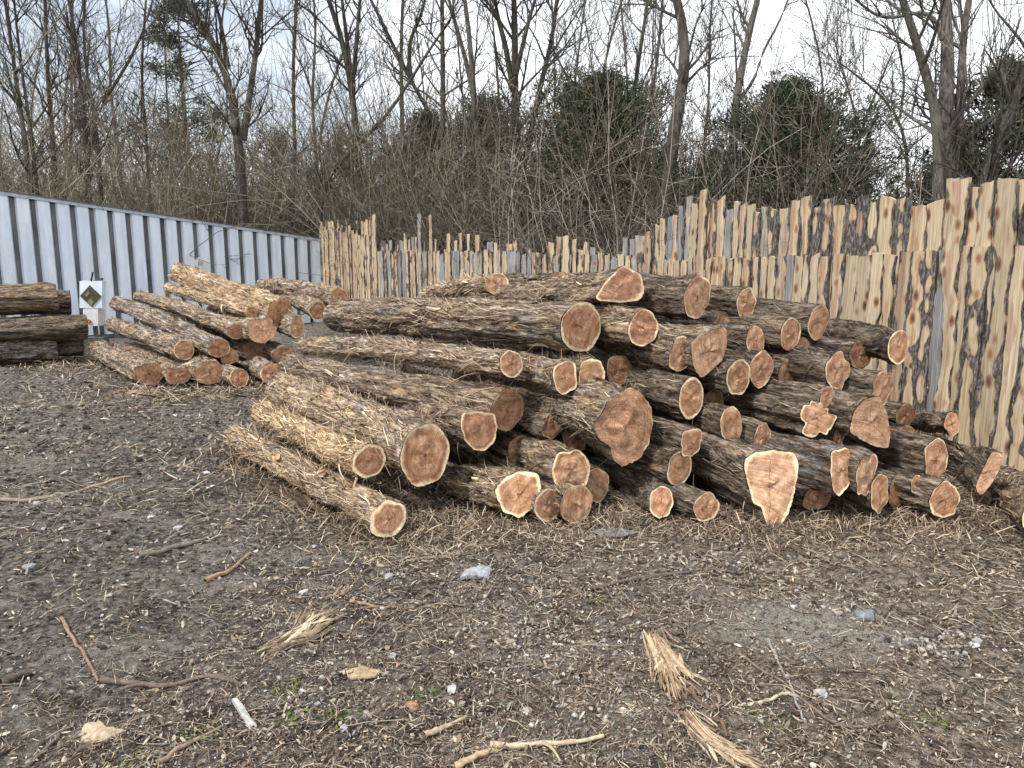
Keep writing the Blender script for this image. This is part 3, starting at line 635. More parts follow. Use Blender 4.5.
# ------------------------------------------------------------------ plank fence
def plank(parent, p, along, w, z0, z1, nrm, rgb, lean=0., th=.024):
    n = max(8, int((z1 - z0) / .075)); zz = np.linspace(z0, z1, n); cols = np.linspace(-1, 1, 6)
    k = np.linspace(0, 1, n); sd = rng.integers(999)
    amp = w * rng.uniform(.08, .30)
    eL = -w / 2 + (vnoise(zz * 2.6, zz * 0 + sd, 1) - .5) * amp * 2 + (vnoise(zz * 8, zz * 0 + sd, 2) - .5) * amp * .6
    eR = w / 2 + (vnoise(zz * 2.6, zz * 0 + sd + 7.3, 3) - .5) * amp * 2 + (vnoise(zz * 8, zz * 0 + sd, 4) - .5) * amp * .6
    off = lean * (zz - z0)
    X = (eL[:, None] + (eR - eL)[:, None] * (cols[None] + 1) / 2) + off[:, None]
    bow = (1 - cols[None] ** 2) * .006 + (vnoise(zz * 1.2, zz * 0 + sd, 5)[:, None] - .5) * .012
    top = np.zeros((n, 6)); top[-1] = rng.normal(0, .012) * cols + rng.normal(0, .004, 6)
    Zc = zz[:, None] + top - z0
    fr = np.stack([X, -bow, Zc], -1); bk = np.stack([X, np.full_like(X, th), Zc], -1)
    V = np.vstack([fr.reshape(-1, 3), bk.reshape(-1, 3)]); N0 = n * 6
    i = (np.arange(n - 1)[:, None] * 6 + np.arange(5)[None]).ravel()
    Q = [np.stack([i, i + 1, i + 7, i + 6], 1), np.stack([i, i + 6, i + 7, i + 1], 1) + N0]
    r = np.arange(n - 1) * 6; Q.append(np.stack([r, r + 6, r + 6 + N0, r + N0], 1)); r = r + 5; Q.append(np.stack([r, r + N0, r + 6 + N0, r + 6], 1))
    c = np.arange(5); Q.append(np.stack([c, c + N0, c + 1 + N0, c + 1], 1)); c = c + (n - 1) * 6; Q.append(np.stack([c, c + 1, c + 1 + N0, c + N0], 1))
    o = mesh('plank', V, [np.vstack(Q)], PLANK, parent, False, None, {'edge': np.tile(cols, 2 * n)})
    o.color = (*rgb, 1)
    o.location = Vector((p[0], p[1], z0)); o.rotation_euler = (0, 0, math.atan2(along[1], along[0]))
    return o
def fence(A, B, label, wr, lower, upper, p_upper, blue, wide_bark, extra=(), group=None, rails=(.35, 1.35, 1.95), tilt=0.):
    A = np.array(A, float); B = np.array(B, float); Lf = np.linalg.norm(B - A); al = (B - A) / Lf
    nr = np.array([-al[1], al[0]])                       # away from the viewer when A is left of B
    root = empty('plank_fence'); tag(root, label, 'fence', group)
    def height(q, vt):
        # height for which the top shows at picture row vt
        yy = q[1]; u_ = None
        lo, hi = .2, 6.
        for _ in range(30):
            m = (lo + hi) / 2
            if proj((q[0], q[1], m))[1] > vt: lo = m
            else: hi = m
        return m
    for row in (0, 1):
        s = 0.
        while s < Lf - .03:
            w = rng.uniform(*wr); q = A + al * (s + w / 2) + nr * (.035 * row)
            u = proj((q[0], q[1], 1.6))[0]
            if row == 0: vt = np.interp(u, *lower) + rng.normal(0, 1.2); z0 = -.02
            else: vt = np.interp(u, *upper) + rng.normal(0, 1) * np.interp(u, [300, 600, 700, 1024], [3.2, 3.2, 4, 6]); z0 = 1.0
            s += w + rng.uniform(-.004, .022)
            if row == 1 and rng.random() > np.interp(u, *p_upper): continue
            z1 = max(height(q, vt), z0 + .35)
            bark = np.clip(rng.beta(1.2, 1.7) + wide_bark, 0, 1); heart = rng.random(); bl = np.interp(u, *blue)
            b = rng.random() < bl
            plank(root, (q[0], q[1]), al, w, z0 + gh(q[0], q[1]), z1, nr, (bark * (.5 if b else 1), heart * (.3 if b else 1), rng.uniform(.3, .95) if b else rng.uniform(0, .2)), rng.normal(tilt, .006))
    for (u, vt, w, rgb) in extra:                        # boards that stand out, nailed on the front
        best = min(np.linspace(0, Lf, 400), key=lambda s_: abs(proj((*(A + al * s_), 1.6))[0] - u))
        q = A + al * best - nr * .03
        plank(root, (q[0], q[1]), al, w, 0.0, height(q, vt), nr, rgb, tilt)
    rb = MB()
    for z in rails:
        c = (A + B) / 2 + nr * .115; Mz = np.array([[al[0], -al[1], 0], [al[1], al[0], 0], [0, 0, 1]])
        r_ = MB(); 
        q = np.array([[x, y_, zz] for x in (-1, 1) for y_ in (-1, 1) for zz in (-1, 1)]) * np.array([Lf / 2 - .02, .02, .045]) @ Mz.T + np.array([c[0], c[1], z])
        r_.add(q, [[0, 1, 3, 2], [4, 6, 7, 5], [0, 4, 5, 1], [2, 3, 7, 6], [0, 2, 6, 4], [1, 5, 7, 3]]); r_.build('rail', RAILW, root)
    for k in np.arange(.6, Lf, 2.4):
        q = A + al * k + nr * .20
        P_ = np.array([[[q[0], q[1], -.2], [q[0], q[1], .8], [q[0], q[1], rails[-1] + .1]]]); V, Q = tubes(P_, np.full((1, 3), .06), 8)
        mesh('post', V, [Q], RAILW, root)
    return root
C0 = (2.05, 11.75); C1 = (-4.75, 18.6)
cr = (C0[0] * .5 + C1[0] * .5, C0[1] * .5 + C1[1] * .5)
c2 = (C0[0] * .25 + C1[0] * .75 - .0, C0[1] * .25 + C1[1] * .75)
fence(C1, c2, 'far left run of the fence in tall uneven cream palings, next to the container', (.075, .115),
      ([320, 420], [226, 246]), ([320, 345, 365, 385, 405, 412], [224, 223, 219, 224, 216, 238]), ([320, 420], [.9, .8]), ([320, 400, 425], [.05, .12, .5]), -.12,
      extra=[(335, 222, .09, (.1, .1, .1)), (389, 216, .10, (.2, .2, .2)), (380, 222, .10, (.3, .2, .1)), (402, 214, .09, (.1, .2, .1))])
fence(c2, C0, 'back run of the fence in low blue grey and cream boards behind the big pile', (.10, .145),
      ([400, 500, 620], [251, 252, 256]), ([400, 440, 470, 500, 560, 600, 640], [238, 240, 236, 244, 240, 244, 238]), ([400, 640], [.72, .72]), ([400, 640], [.55, .5]), 0., rails=(.35, .9, 1.4),
      extra=[(421, 214, .115, (.1, .0, .6)), (432, 215, .10, (.1, .3, .05)), (450, 234, .10, (.1, .9, .1)), (567, 236, .16, (.0, .1, .1))])
dirv = np.array([.31, -.955]) / np.linalg.norm([.31, .955])
E1 = tuple(np.array([3.8, 6.3]) + dirv * 2.6)
fence(C0, E1, 'tall right run of the fence with two tiers of wide knotty live edge boards', (.115, .185),
      ([630, 740, 860, 1000, 1100], [262, 257, 254, 246, 240]), ([630, 645, 660, 690, 700, 760, 850, 1000, 1100], [252, 228, 222, 198, 202, 206, 203, 186, 170]), ([630, 1024], [.97, .96]), ([630, 760, 900, 1024], [.3, .2, .08, .04]), -.13,
      extra=[(703, 190, .17, (.0, .85, .1)), (648, 236, .22, (.0, .7, .0)), (957, 180, .17, (.0, .55, .0)), (1005, 178, .15, (.25, .1, .0))], tilt=-.008)
tag(bpy.data.objects['ground'], kind='structure')

# ------------------------------------------------------------------ container
A = np.array(at(-160, 168, 12.9)); B = np.array(at(326, 240, 18.75))
def container():
    root = empty('storage_container', (float((A[0] + B[0]) / 2), float((A[1] + B[1]) / 2), 0))
    o3 = np.array(root.location)
    al = norm(np.array([B[0] - A[0], B[1] - A[1], 0])); L = np.linalg.norm((B - A)[:2]); nr = np.array([-al[1], al[0], 0])   # away
    def ztop(s): return A[2] + (B[2] - A[2]) * s / L
    def zb(s): return .12
    def pt(s, d, z): return A * np.array([1, 1, 0]) + al * s + nr * d + np.array([0, 0, z]) - o3
    def slab(mb, s0, s1, d0, d1, za, zc):     # za, zc: functions of s
        q = [pt(s, d, f(s)) for s in (s0, s1) for d in (d0, d1) for f in (za, zc)]
        mb.add(q, [[0, 1, 3, 2], [4, 6, 7, 5], [0, 4, 5, 1], [2, 3, 7, 6], [0, 2, 6, 4], [1, 5, 7, 3]])
    sp_ = .335; n = int(L / sp_)
    w = MB(); g = .085
    for k in range(n + 1):
        s0 = k * sp_ + g; s1 = min((k + 1) * sp_, L)
        if s1 > s0:      # pressed-out flat with sloping flanks
            prof = [(s0, .0), (s0 + .028, -.075), (s1 - .028, -.075), (s1, .0)]
            for (a, da), (b, db) in zip(prof[:-1], prof[1:]):
                q = [pt(a, da, zb(a)), pt(b, db, zb(b)), pt(b, db, ztop(b) - .062), pt(a, da, ztop(a) - .062)]
                w.add(q, [[0, 1, 2, 3]])
    w.build('side_panel', WALL, root)
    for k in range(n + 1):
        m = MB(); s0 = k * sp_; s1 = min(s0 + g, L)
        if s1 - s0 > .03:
            slab(m, s0 + .001, s1 - .001, .004, .03, lambda s: zb(s) + .01, lambda s: ztop(s) - .08); m.build('recess_shade_strip', DARKST_SHADE, root)  # dark strip backing each recess; the recess shade is put into its colour
    m = MB(); slab(m, 0, L, -.095, .06, lambda s: ztop(s) - .06, lambda s: ztop(s)); m.build('top_rail', RAIL, root)
    m = MB(); slab(m, -.01, L + .01, -.105, 2.4, lambda s: ztop(s) + .003, lambda s: ztop(s) + .025); m.build('roof', DARKST_SHADE, root)
    m = MB(); slab(m, 0, L, -.06, .06, lambda s: zb(s) - .14, lambda s: zb(s) - .003); m.build('bottom_rail', DARKST_SHADE, root)
    m = MB(); slab(m, L + .001, L + .05, -.05, 2.38, zb, lambda s: ztop(s) - .003); slab(m, 0, L, 2.33, 2.38, zb, lambda s: ztop(s) - .003); slab(m, -.05, -.001, -.05, 2.38, zb, lambda s: ztop(s) - .003); m.build('end_wall', WALL, root)
    # pale round vent plate high on a panel
    best = min(np.linspace(0, L, 600), key=lambda s: abs(proj(pt(s, 0, 1.4) + o3)[0] - 200))
    c = pt(best, -.08, 0); m = MB()
    zz = at(200, 263, (c + o3)[1])[2]
    tq = np.arange(14) * 2 * np.pi / 14
    m.prism([c + al * .13 * math.cos(a) + np.array([0, 0, zz + .13 * math.sin(a)]) for a in tq], -nr * .02); m.build('vent_plate', WHITE, root)
    m = MB(); m.prism([c - nr * .021 + al * .05 * math.cos(a) + np.array([0, 0, zz + .05 * math.sin(a)]) for a in tq], -nr * .02); m.build('vent_cap', RAIL, root)
    return tag(root, 'long pale blue steel container with upright recesses darkened as shade, standing at the left', 'container')
container()
# placard box in front of it
def placard():
    y = 13.2; c = at(91, 327, y); root = empty('placard_box', (c[0], c[1], 0)); k = y / F
    def P(u, v): q = at(u, v, y); return np.array([q[0] - c[0], 0, q[2]])
    b = MB(); p = [P(79.5, 281), P(102, 281), P(102, 308), P(79.5, 308)]; b.prism(p, np.array([0, .12, 0])); b.build('back_plate', WALL, root)
    m = MB(); cc = P(91, 296); r = 10.5 * k
    m.prism([cc + np.array([dx * r, -.02, dz * r]) for dx, dz in ((0, 1), (-1, 0), (0, -1), (1, 0))], np.array([0, .018, 0])); dm = m.build('diamond_plate', OLIVE, root)
    m = MB(); m.prism([cc + np.array([dx * r, -.028, dz * r]) for dx, dz in ((-.32, -.56), (0, -.2), (.32, -.56), (0, -.92))], np.array([0, .006, 0])); m.build('marking', OLIVE2, dm)
    m = MB(); m.prism([cc + np.array([dx * r, -.028, dz * r]) for dx, dz in ((-.55, .1), (-.15, .5), (-.05, .2), (-.3, -.1))], np.array([0, .006, 0])); m.build('marking', OLIVE2, dm)
    m = MB(); p = [P(83, 309), P(98, 309), P(98, 326), P(83, 326)]; m.prism(p, np.array([0, .25, 0])); lp = m.build('lower_box', WHITE, root)
    q = P(89, 321); tq = np.arange(12) * 2 * np.pi / 12
    m = MB(); m.prism([q + np.array([.04 * math.cos(a), -.03, .035 * math.sin(a)]) for a in tq], np.array([0, .028, 0])); m.build('orange_lamp', ORANGE, lp)
    m = MB(); p0, p1 = P(91, 281), P(93, 272); V, Q = tubes(np.array([[p0, (p0 + p1) / 2, p1]]), np.full((1, 3), .014), 6); mesh('rod', V, [Q], BLACK, root)
    m = MB(); p = [P(92, 280.5), P(101, 278), P(101, 280.5)]; m.prism(p, np.array([0, .08, 0])); m.build('bracket', DARKST_SHADE, root)
    m = MB(); m.box((0, .14, .1), (.34, .22, .32)); m.box((0, .14, .27), (.06, .06, .6)); m.build('stand', DARKST_SHADE, root)
    return tag(root, 'small white box with a dark diamond plate and an orange lamp before the container', 'sign')
placard()

# ------------------------------------------------------------------ trees
def grow(P, R, n, lo, hi, len_rng, spread, r_ratio, K=6, up=.25, wob=.12, seed=None):
    """child branches from parent tubes P[N,K,3]"""
    N, Kp, _ = P.shape
    pi = np.repeat(np.arange(N), n); M_ = len(pi); t = rng.uniform(lo, hi, M_) * (Kp - 1)
    a = np.floor(t).astype(int).clip(0, Kp - 2); f = (t - a)[:, None]
    p0 = P[pi, a] * (1 - f) + P[pi, a + 1] * f; r0 = R[pi, a] * (1 - f[:, 0]) + R[pi, a + 1] * f[:, 0]
    T = norm(P[pi, a + 1] - P[pi, a]); rnd = norm(rng.normal(0, 1, (M_, 3)))
    side = norm(rnd - (rnd * T).sum(1, keepdims=True) * T)
    d = norm(T * (1 - spread) + side * spread + np.array([0, 0, up]))
    ln = rng.uniform(*len_rng, M_); ks = np.linspace(0, 1, K)
    out = np.zeros((M_, K, 3)); out[:, 0] = p0; cur = d.copy()
    for k in range(1, K):
        cur = norm(cur + rng.normal(0, wob, (M_, 3)) + np.array([0, 0, up * .22])); out[:, k] = out[:, k - 1] + cur * (ln / (K - 1))[:, None]
    rr = np.minimum(r0 * r_ratio, .035)
    return out, rr[:, None] * (1 - .72 * ks)[None] + .0015
def stem_from_px(pts, y, wpx, top_ext=2.0, base=True, jit=.25, w_top=.55, K=16):
    q = []; yy = y
    for k, (u, v) in enumerate(pts): q.append(at(u, v, yy)); yy += rng.normal(0, jit) * .5
    q = np.array(q); L = len(q)
    rad = np.linspace(1, w_top, L) * wpx / 2 * y / F
    if base:
        b = q[0].copy(); b[2] = gh(b[0], b[1]) - .1
        q = np.vstack([b, q]); rad = np.concatenate([[rad[0] * 1.25], rad])
    if top_ext:
        d = norm(q[-1] - q[-2]); q = np.vstack([q, q[-1] + d * top_ext]); rad = np.concatenate([rad, [rad[-1] * .6]])
    return resample(q, rad, K)
def bare_tree(stems, y, label, mat=TB_DARK, n1=16, n2=4, n3=4, l1=(.9, 2.6), lo=.35, group='bare trees behind the fence', cat='tree', name='bare_tree'):
    st = [stem_from_px(s[0], y + (s[2] if len(s) > 2 else 0), s[1] * .86, base=(k == 0 or (len(s) > 3 and s[3])), top_ext=(s[4] if len(s) > 4 else 2.)) for k, s in enumerate(stems)]
    P = np.stack([a for a, b in st]); R = np.stack([b for a, b in st])
    base = P[0, 0].copy(); root = empty(name, base)
    V, Q = tubes(P - base, R * 1.0, 10)
    mesh('trunk', V, [Q], mat, root)
    B1, r1 = grow(P, R, n1, lo, .97, l1, .62, .45, 7); B2, r2 = grow(B1, r1, n2, .2, .95, (.5, 1.3), .55, .6, 6); B3, r3 = grow(B2, r2, n3, .2, .98, (.25, .7), .5, .7, 4, wob=.16)
    r1 = np.maximum(r1, .0045 * y / 18); r2 = np.maximum(r2, .0042 * y / 18); r3 = np.maximum(r3, .0036 * y / 18)
    V, Q = tubes_all([(B1 - base, r1, 5), (B2 - base, r2, 4), (B3 - base, r3, 3)])
    mesh('branches', V, [Q], mat, root)
    return tag(root, label, cat, group)
bare_tree([([(31, 192), (28, 158), (21, 123), (18, 88), (13, 59), (5, 0)], 6), ([(37, 190), (32, 138), (25, 94), (18, 44), (14, 0)], 4, .4, 1)], 18, 'twin stemmed dark bare tree furthest left above the container')
bare_tree([([(55, 195), (53, 138), (48, 88), (45, 0)], 6)], 20, 'single straight brown bare tree second from the left above the container', TB_BROWN)
bare_tree([([(89, 200), (88, 164), (83, 111), (79, 67), (75, 23), (69, 0)], 5), ([(101, 195), (97, 123), (88, 82), (81, 44), (84, 0)], 4, .2, 1)], 19, 'pair of thin dark stems crossing low, right of the straight brown tree')
bare_tree([([(243, 222), (240, 146), (234, 111), (229, 70), (202, 23), (185, 0)], 11), ([(243, 140), (250, 94), (256, 53), (261, 0)], 8, .1), ([(228, 66), (220, 18), (215, 0)], 5, .1)], 19,
          'forked dark bare tree with a wide V crown behind the right half of the container', n1=20)
bare_tree([([(361, 225), (360, 176), (356, 130), (353, 98), (349, 65), (339, 26), (329, 0)], 9), ([(350, 70), (347, 40), (342, 0)], 6, .1), ([(354, 75), (356, 45), (360, 0)], 6, -.1)], 22, 'dark bare tree fanning into three stems, behind the far left fence run', n1=18)
bare_tree([([(404, 230), (402, 140), (402, 91), (400, 40), (403, 0)], 6)], 23, 'straight grey bare tree behind the gap right of the three stemmed tree', TB_GREY, n1=14)
bare_tree([([(446, 228), (443, 163), (443, 85), (442, 0)], 8)], 21, 'upright dark bare tree in line with the two tall palings', n1=16)
bare_tree([([(452, 228), (448, 150), (439, 127), (410, 81), (387, 33), (371, 0)], 6), ([(411, 82), (408, 42), (423, 13), (425, 0)], 5, 0)], 24, 'dark bare tree leaning far to the left across its upright neighbour', n1=14)
bare_tree([([(482, 243), (480, 163), (475, 114), (472, 65), (469, 26), (465, 0)], 8), ([(476, 110), (466, 60), (456, 26), (449, 0)], 6, .2)], 20, 'pale trunked bare tree behind the back fence run', TB_GREY, n1=14)
bare_tree([([(519, 243), (519, 182), (516, 130), (514, 81), (516, 33), (514, 0)], 11), ([(513, 90), (505, 42), (496, 13), (495, 0)], 7, .1), ([(516, 75), (527, 26), (535, 0)], 6, -.2), ([(521, 180), (534, 117), (540, 85), (550, 52), (555, 20), (557, 0)], 7, .2)], 20,
          'black trunked bare tree dividing into four big limbs, behind the middle of the back fence', n1=16)
bare_tree([([(569, 240), (571, 190), (574, 146), (572, 100), (580, 40)], 4)], 19, 'thin pale sapling in front of the tangled evergreen behind the back fence', TB_GREY, n1=16, l1=(.5, 1.6))
bare_tree([([(630, 225), (630, 150), (632, 101), (639, 59), (645, 20), (648, 0)], 6)], 21, 'slim dark bare tree just left of the thick curved trunk', n1=18)
bare_tree([([(600, 230), (598, 150), (601, 75), (612, 30), (622, 0)], 4), ([(640, 225), (648, 125), (660, 42), (663, 0)], 4, .4, 1)], 23, 'two thin bare stems rising out of the tangled evergreen', n1=16)
bare_tree([([(666, 228), (668, 163), (676, 120), (686, 75), (688, 42), (681, 10), (678, 0)], 16)], 16, 'thick curved dark trunk where the tall right fence run begins', n1=12, lo=.5, l1=(.8, 2.2))
bare_tree([([(731, 215), (733, 156), (733, 107), (741, 75), (748, 32), (757, 0)], 11), ([(741, 98), (752, 84), (759, 75), (759, 55), (777, 29), (786, 5)], 4, 0)], 17, 'smooth leaning trunk with one looping side branch, behind the tall fence run', TB_GREY, n1=9, lo=.5, l1=(.6, 1.8))
bare_tree([([(938, 205), (940, 143), (938, 109), (926, 74), (915, 40), (903, 0)], 13), ([(942, 200), (944, 120), (949, 74), (948, 34), (945, 0)], 19, .35, 1), ([(949, 180), (961, 120), (963, 94), (959, 57), (967, 10)], 12, .6, 1),
           ([(942, 40), (938, 20), (923, 10), (906, 16), (880, 19), (866, 8)], 5, .3, 0, .4)], 12.5, 'massive clump of three mossy trunks at the right with one long crooked limb', TB_GREY, n1=10, lo=.45, l1=(.6, 2.0))
bare_tree([([(980, 190), (992, 155), (1006, 120), (1026, 72)], 14)], 12, 'dark trunk leaning out of the picture at the right edge', n1=16, l1=(.6, 1.8), lo=.1)
bare_tree([([(909, 205), (906, 129), (886, 97), (863, 80)], 4, 0, 1, .8), ([(900, 118), (905, 80), (897, 40)], 3, 0, 0, .6)], 18, 'small bent bare tree against the white sky, left of the mossy trunk clump', TB_BROWN, n1=14, l1=(.5, 1.4))
bare_tree([([(852, 205), (857, 145), (862, 125), (883, 75)], 4, 0, 1, .8), ([(860, 130), (850, 95), (840, 60)], 3, 0, 0, .6)], 20, 'small forked bare tree between the dark round evergreen and the bent tree', TB_BROWN, n1=14, l1=(.5, 1.5))
bare_tree([([(700, 215), (702, 150), (712, 100), (707, 50), (712, 0)], 3.5)], 20, 'thin bare sapling between the thick curved trunk and the smooth leaning trunk', TB_BROWN, n1=18, l1=(.5, 1.6))
bare_tree([([(824, 200), (822, 120), (826, 80), (815, 30), (806, 0)], 3)], 16, 'thin bare sapling standing before the dark round evergreen', TB_BROWN, n1=12, l1=(.4, 1.2))
bare_tree([([(150, 215), (148, 150), (140, 80), (146, 0)], 4)], 22, 'slender bare tree left of the sparse tall evergreen', TB_BROWN, n1=18)
bare_tree([([(290, 230), (296, 150), (292, 80), (297, 0)], 5)], 23, 'slender bare tree midway between the forked tree and the three stemmed tree', TB_BROWN, n1=18)
bare_tree([([(122, 210), (120, 150), (108, 90), (112, 30), (106, 0)], 4)], 23, 'crooked grey bare tree right of the pair of thin crossing stems', TB_GREY, n1=18)
bare_tree([([(320, 235), (316, 150), (310, 90), (318, 40), (314, 0)], 4)], 24, 'wavy stemmed bare tree close left of the three stemmed tree', TB_GREY, n1=16)

bare_tree([([(318, 190), (335, 165), (360, 143), (391, 114), (417, 68), (436, 40)], 5, 0, 1, .6)], 20, 'bare leaning trunk crossing behind the three stemmed tree, rising to the right', TB_DARK, n1=9, l1=(.5, 1.6))
bare_tree([([(84, 215), (91, 114), (123, 76), (146, 29), (152, 5)], 4, 0, 1, 1.)], 20, 'thin bare trunk bending to the right above the middle of the container', TB_BROWN, n1=12, l1=(.5, 1.6))

# evergreens
def evergreen(u, v_top, y, half_px, label, n=1500, dens=.5, shape=1.0, v_bot=255, leaf=.085, brown=.0):
    top = at(u, v_top, y); base = np.array([top[0], top[1], float(gh(top[0], top[1]))]); H = top[2] - base[2]; Wd = half_px * 1.25 * y / F
    root = empty('evergreen_tree', base)
    P = np.array([[[0, 0, -.1], [.03, 0, H * .3], [-.03, .02, H * .65], [0, 0, H * .97]]]); P, R = resample(P[0], [.10 * H / 6, .075 * H / 6, .045 * H / 6, .01], 10); 
    V, Q = tubes(P[None], R[None], 8); mesh('trunk', V, [Q], TB_BROWN, root)
    # limbs then sprays on them
    nl = int(n / 6); hz = rng.random(nl) ** .8; th = rng.random(nl) * 6.28
    prof = np.clip((1 - hz) ** .8 * shape + (1 - shape) * np.sqrt(np.clip(1 - (2 * hz - .9) ** 2, 0, 1)), .05, 1)
    prof *= np.clip(hz / .12, .55, 1)
    ln = Wd * prof * rng.uniform(.4, 1.65, nl) * (.75 + .5 * vnoise(th * 1.2, hz * 6, 9))
    z0 = .06 * H + hz * .9 * H; dirs = np.stack([np.cos(th), np.sin(th), rng.uniform(.1, .6, nl)], 1)
    K = 5; L_ = np.stack([np.stack([np.zeros(nl), np.zeros(nl), z0], 1) + dirs * (ln * k / (K - 1))[:, None] * np.array([1, 1, .8]) for k in range(K)], 1)
    V1, Q1 = tubes(L_, np.linspace(.018, .006, K)[None].repeat(nl, 0) * (y / 20), 3)
    ns = n * 4; li = rng.integers(nl, size=ns); f = rng.uniform(.2, 1.08, ns) ** .7 * (K - 1); a = np.floor(f).astype(int).clip(0, K - 2); ff = (f - a)[:, None]
    c = L_[li, a] * (1 - ff) + L_[li, a + 1] * ff + rng.normal(0, .10 * Wd ** .5 * .9, (ns, 3))
    keep = vnoise(c[:, 0] * 1.6 + 3, c[:, 2] * 1.6 + c[:, 1], 5) > (1 - dens) * .62; c = c[keep]; li = li[keep]; ns = len(c)
    m = 9; cc = np.repeat(c, m, 0); d = norm(np.repeat(dirs[li], m, 0) * .8 + rng.normal(0, .75, (ns * m, 3)) + np.array([0, 0, .3])); sd = norm(np.cross(d, rng.normal(0, 1, (ns * m, 3))))
    s0 = rng.uniform(.6, 1.5, ns * m)[:, None] * leaf; cc = cc + rng.normal(0, leaf * .7, cc.shape)
    V2 = np.stack([cc - sd * s0 * .15, cc + d * s0 * 1.0, cc + sd * s0 * .15, cc - d * s0 * .3], 1)
    tn = np.clip(rng.normal(.42, .2, ns), 0, .95); tn = np.where(rng.random(ns) < brown, 1, tn)
    Q2 = np.arange(ns * m * 4).reshape(-1, 4)
    mesh('limbs', V1, [Q1], TB_BROWN, root)
    mesh('crown', V2.reshape(-1, 3), [Q2], LEAF, root, False, None, {'tone': np.repeat(tn, m * 4)})
    return tag(root, label, 'tree', 'evergreens among the bare trees')
evergreen(793, 82, 16.5, 92, 'dark dense round evergreen behind the tall fence run, against the white sky', n=2900, dens=.92, shape=.7, leaf=.08)
evergreen(603, 72, 19.5, 100, 'broad dull evergreen tangled with bare twigs behind the back fence run', n=2600, dens=.7, shape=.75, brown=.15, leaf=.08)
evergreen(488, 92, 25, 76, 'dark evergreen behind the pale trunked and black trunked bare trees', n=1200, dens=.75, shape=.85)
evergreen(425, 110, 25, 76, 'low wide evergreen back in the woods, left of the upright dark tree', n=1000, dens=.65, shape=.85)
evergreen(176, -10, 27, 48, 'sparse tall see through evergreen above the container', n=620, dens=.28, shape=.6, leaf=.12)
evergreen(1010, 55, 14, 62, 'olive leaved evergreen at the right edge behind the leaning dark trunk', n=900, dens=.6, shape=.4, brown=.3, leaf=.09)
evergreen(712, 148, 28, 32, 'small evergreen low between the thick curved trunk and the smooth leaning trunk', n=500, dens=.7, shape=.85)
evergreen(872, 138, 27, 22, 'small thin evergreen right of the dark dense round one', n=260, dens=.6, shape=.6)
evergreen(545, 150, 32, 32, 'small evergreen back in the woods right of the black trunked tree', n=500, dens=.7, shape=.6)
evergreen(270, 120, 32, 40, 'hazy evergreen back in the woods right of the forked dark tree', n=500, dens=.5, shape=.5)
evergreen(350, 120, 33, 40, 'hazy evergreen back in the woods behind the three stemmed tree', n=600, dens=.6, shape=.5)
evergreen(955, 150, 18, 36, 'low evergreen at the foot of the mossy trunk clump', n=500, dens=.75, shape=.3, brown=.2)
evergreen(665, 150, 30, 34, 'small evergreen back in the woods behind the thick curved trunk', n=500, dens=.65, shape=.85)

# slender trees further back, nothing tells them apart
for k in range(20):
    u = rng.uniform(-60, 1090); y = rng.uniform(25, 42)
    if 640 < u < 930 and rng.random() < .75: u = rng.uniform(-40, 620)
    top = rng.uniform(-60, 60); m = (TB_BROWN, TB_GREY, TB_DARK)[k % 3]
    a = u + rng.normal(0, 10); b = a + rng.normal(0, 12)
    bare_tree([([(u, 238), (u + rng.normal(0, 4), 180), (a, 110), (b, top)], rng.uniform(2.2, 4.5), 0, 1, 1.)], y, 'slender bare tree back in the woods behind the fence', m, n1=15, n2=4, n3=3,
              l1=(.8, 2.8), lo=.3, group='slender bare trees back in the woods', name='slender_tree')

# thicket of twigs, canes and vines
def thicket(name, n, xr, yr, hr, rr, pal, K=8, side=0.5, droop=.5, dens=None):
    x = rng.uniform(*xr, n); f = rng.random(n); y = yr[0] + (yr[1] - yr[0]) * f
    keep = np.ones(n, bool)
    if dens is not None: keep = rng.random(n) < dens(x, y)
    x, y = x[keep], y[keep]; n = len(x)
    z = gh(x, y); P = np.zeros((n, K, 3)); P[:, 0] = np.stack([x, y, z - .05], 1)
    d = norm(np.stack([rng.normal(0, side, n), rng.normal(0, side, n), np.ones(n)], 1)); h = rng.uniform(*hr, n)
    dr = rng.uniform(0, droop, n); hd = rng.normal(0, 1, (n, 2)); hd /= np.linalg.norm(hd, axis=1, keepdims=True)
    for k in range(1, K):
        d[:, :2] += hd * (dr * .35)[:, None]; d[:, 2] -= dr * .22; d = norm(d + rng.normal(0, .09, (n, 3))); P[:, k] = P[:, k - 1] + d * (h / (K - 1))[:, None]
    R = rng.uniform(*rr, n)[:, None] * np.linspace(1, .45, K)[None]
    B, rb = grow(P, R, 3, .25, .95, (.4, 1.3), .6, .75, 5, up=.1, wob=.2)
    B2, rb2 = grow(B, rb, 2, .2, .95, (.2, .6), .6, .8, 4, up=.05, wob=.25)
    rb = np.maximum(rb, rr[0] * .55); rb2 = np.maximum(rb2, rr[0] * .5)
    V, Q = tubes_all([(P, R, 4), (B, rb, 3), (B2, rb2, 3)])
    pal = np.array(pal); c = pal[rng.integers(len(pal), size=n)] * rng.uniform(.7, 1.25, (n, 1))
    cv = np.vstack([np.repeat(c, K * 4, 0), np.repeat(np.repeat(c, 3, 0), 15, 0), np.repeat(np.repeat(np.repeat(c, 3, 0), 2, 0), 12, 0)])
    return tag(mesh(name, V, [Q], BRUSH, cols=cv), kind='stuff')
behind = lambda x, y: (y > np.where(x < -4.7, 18.9 + (x + 4.7) * .87 + 3.0, np.where(x < 2.05, 12.9 + (2.05 - x) * 1.03, 12.4 - (x - 2.05) * 3.0)))
warm = [(.25, .205, .145), (.33, .28, .20), (.17, .143, .105), (.44, .385, .285), (.22, .19, .145), (.24, .222, .13)]
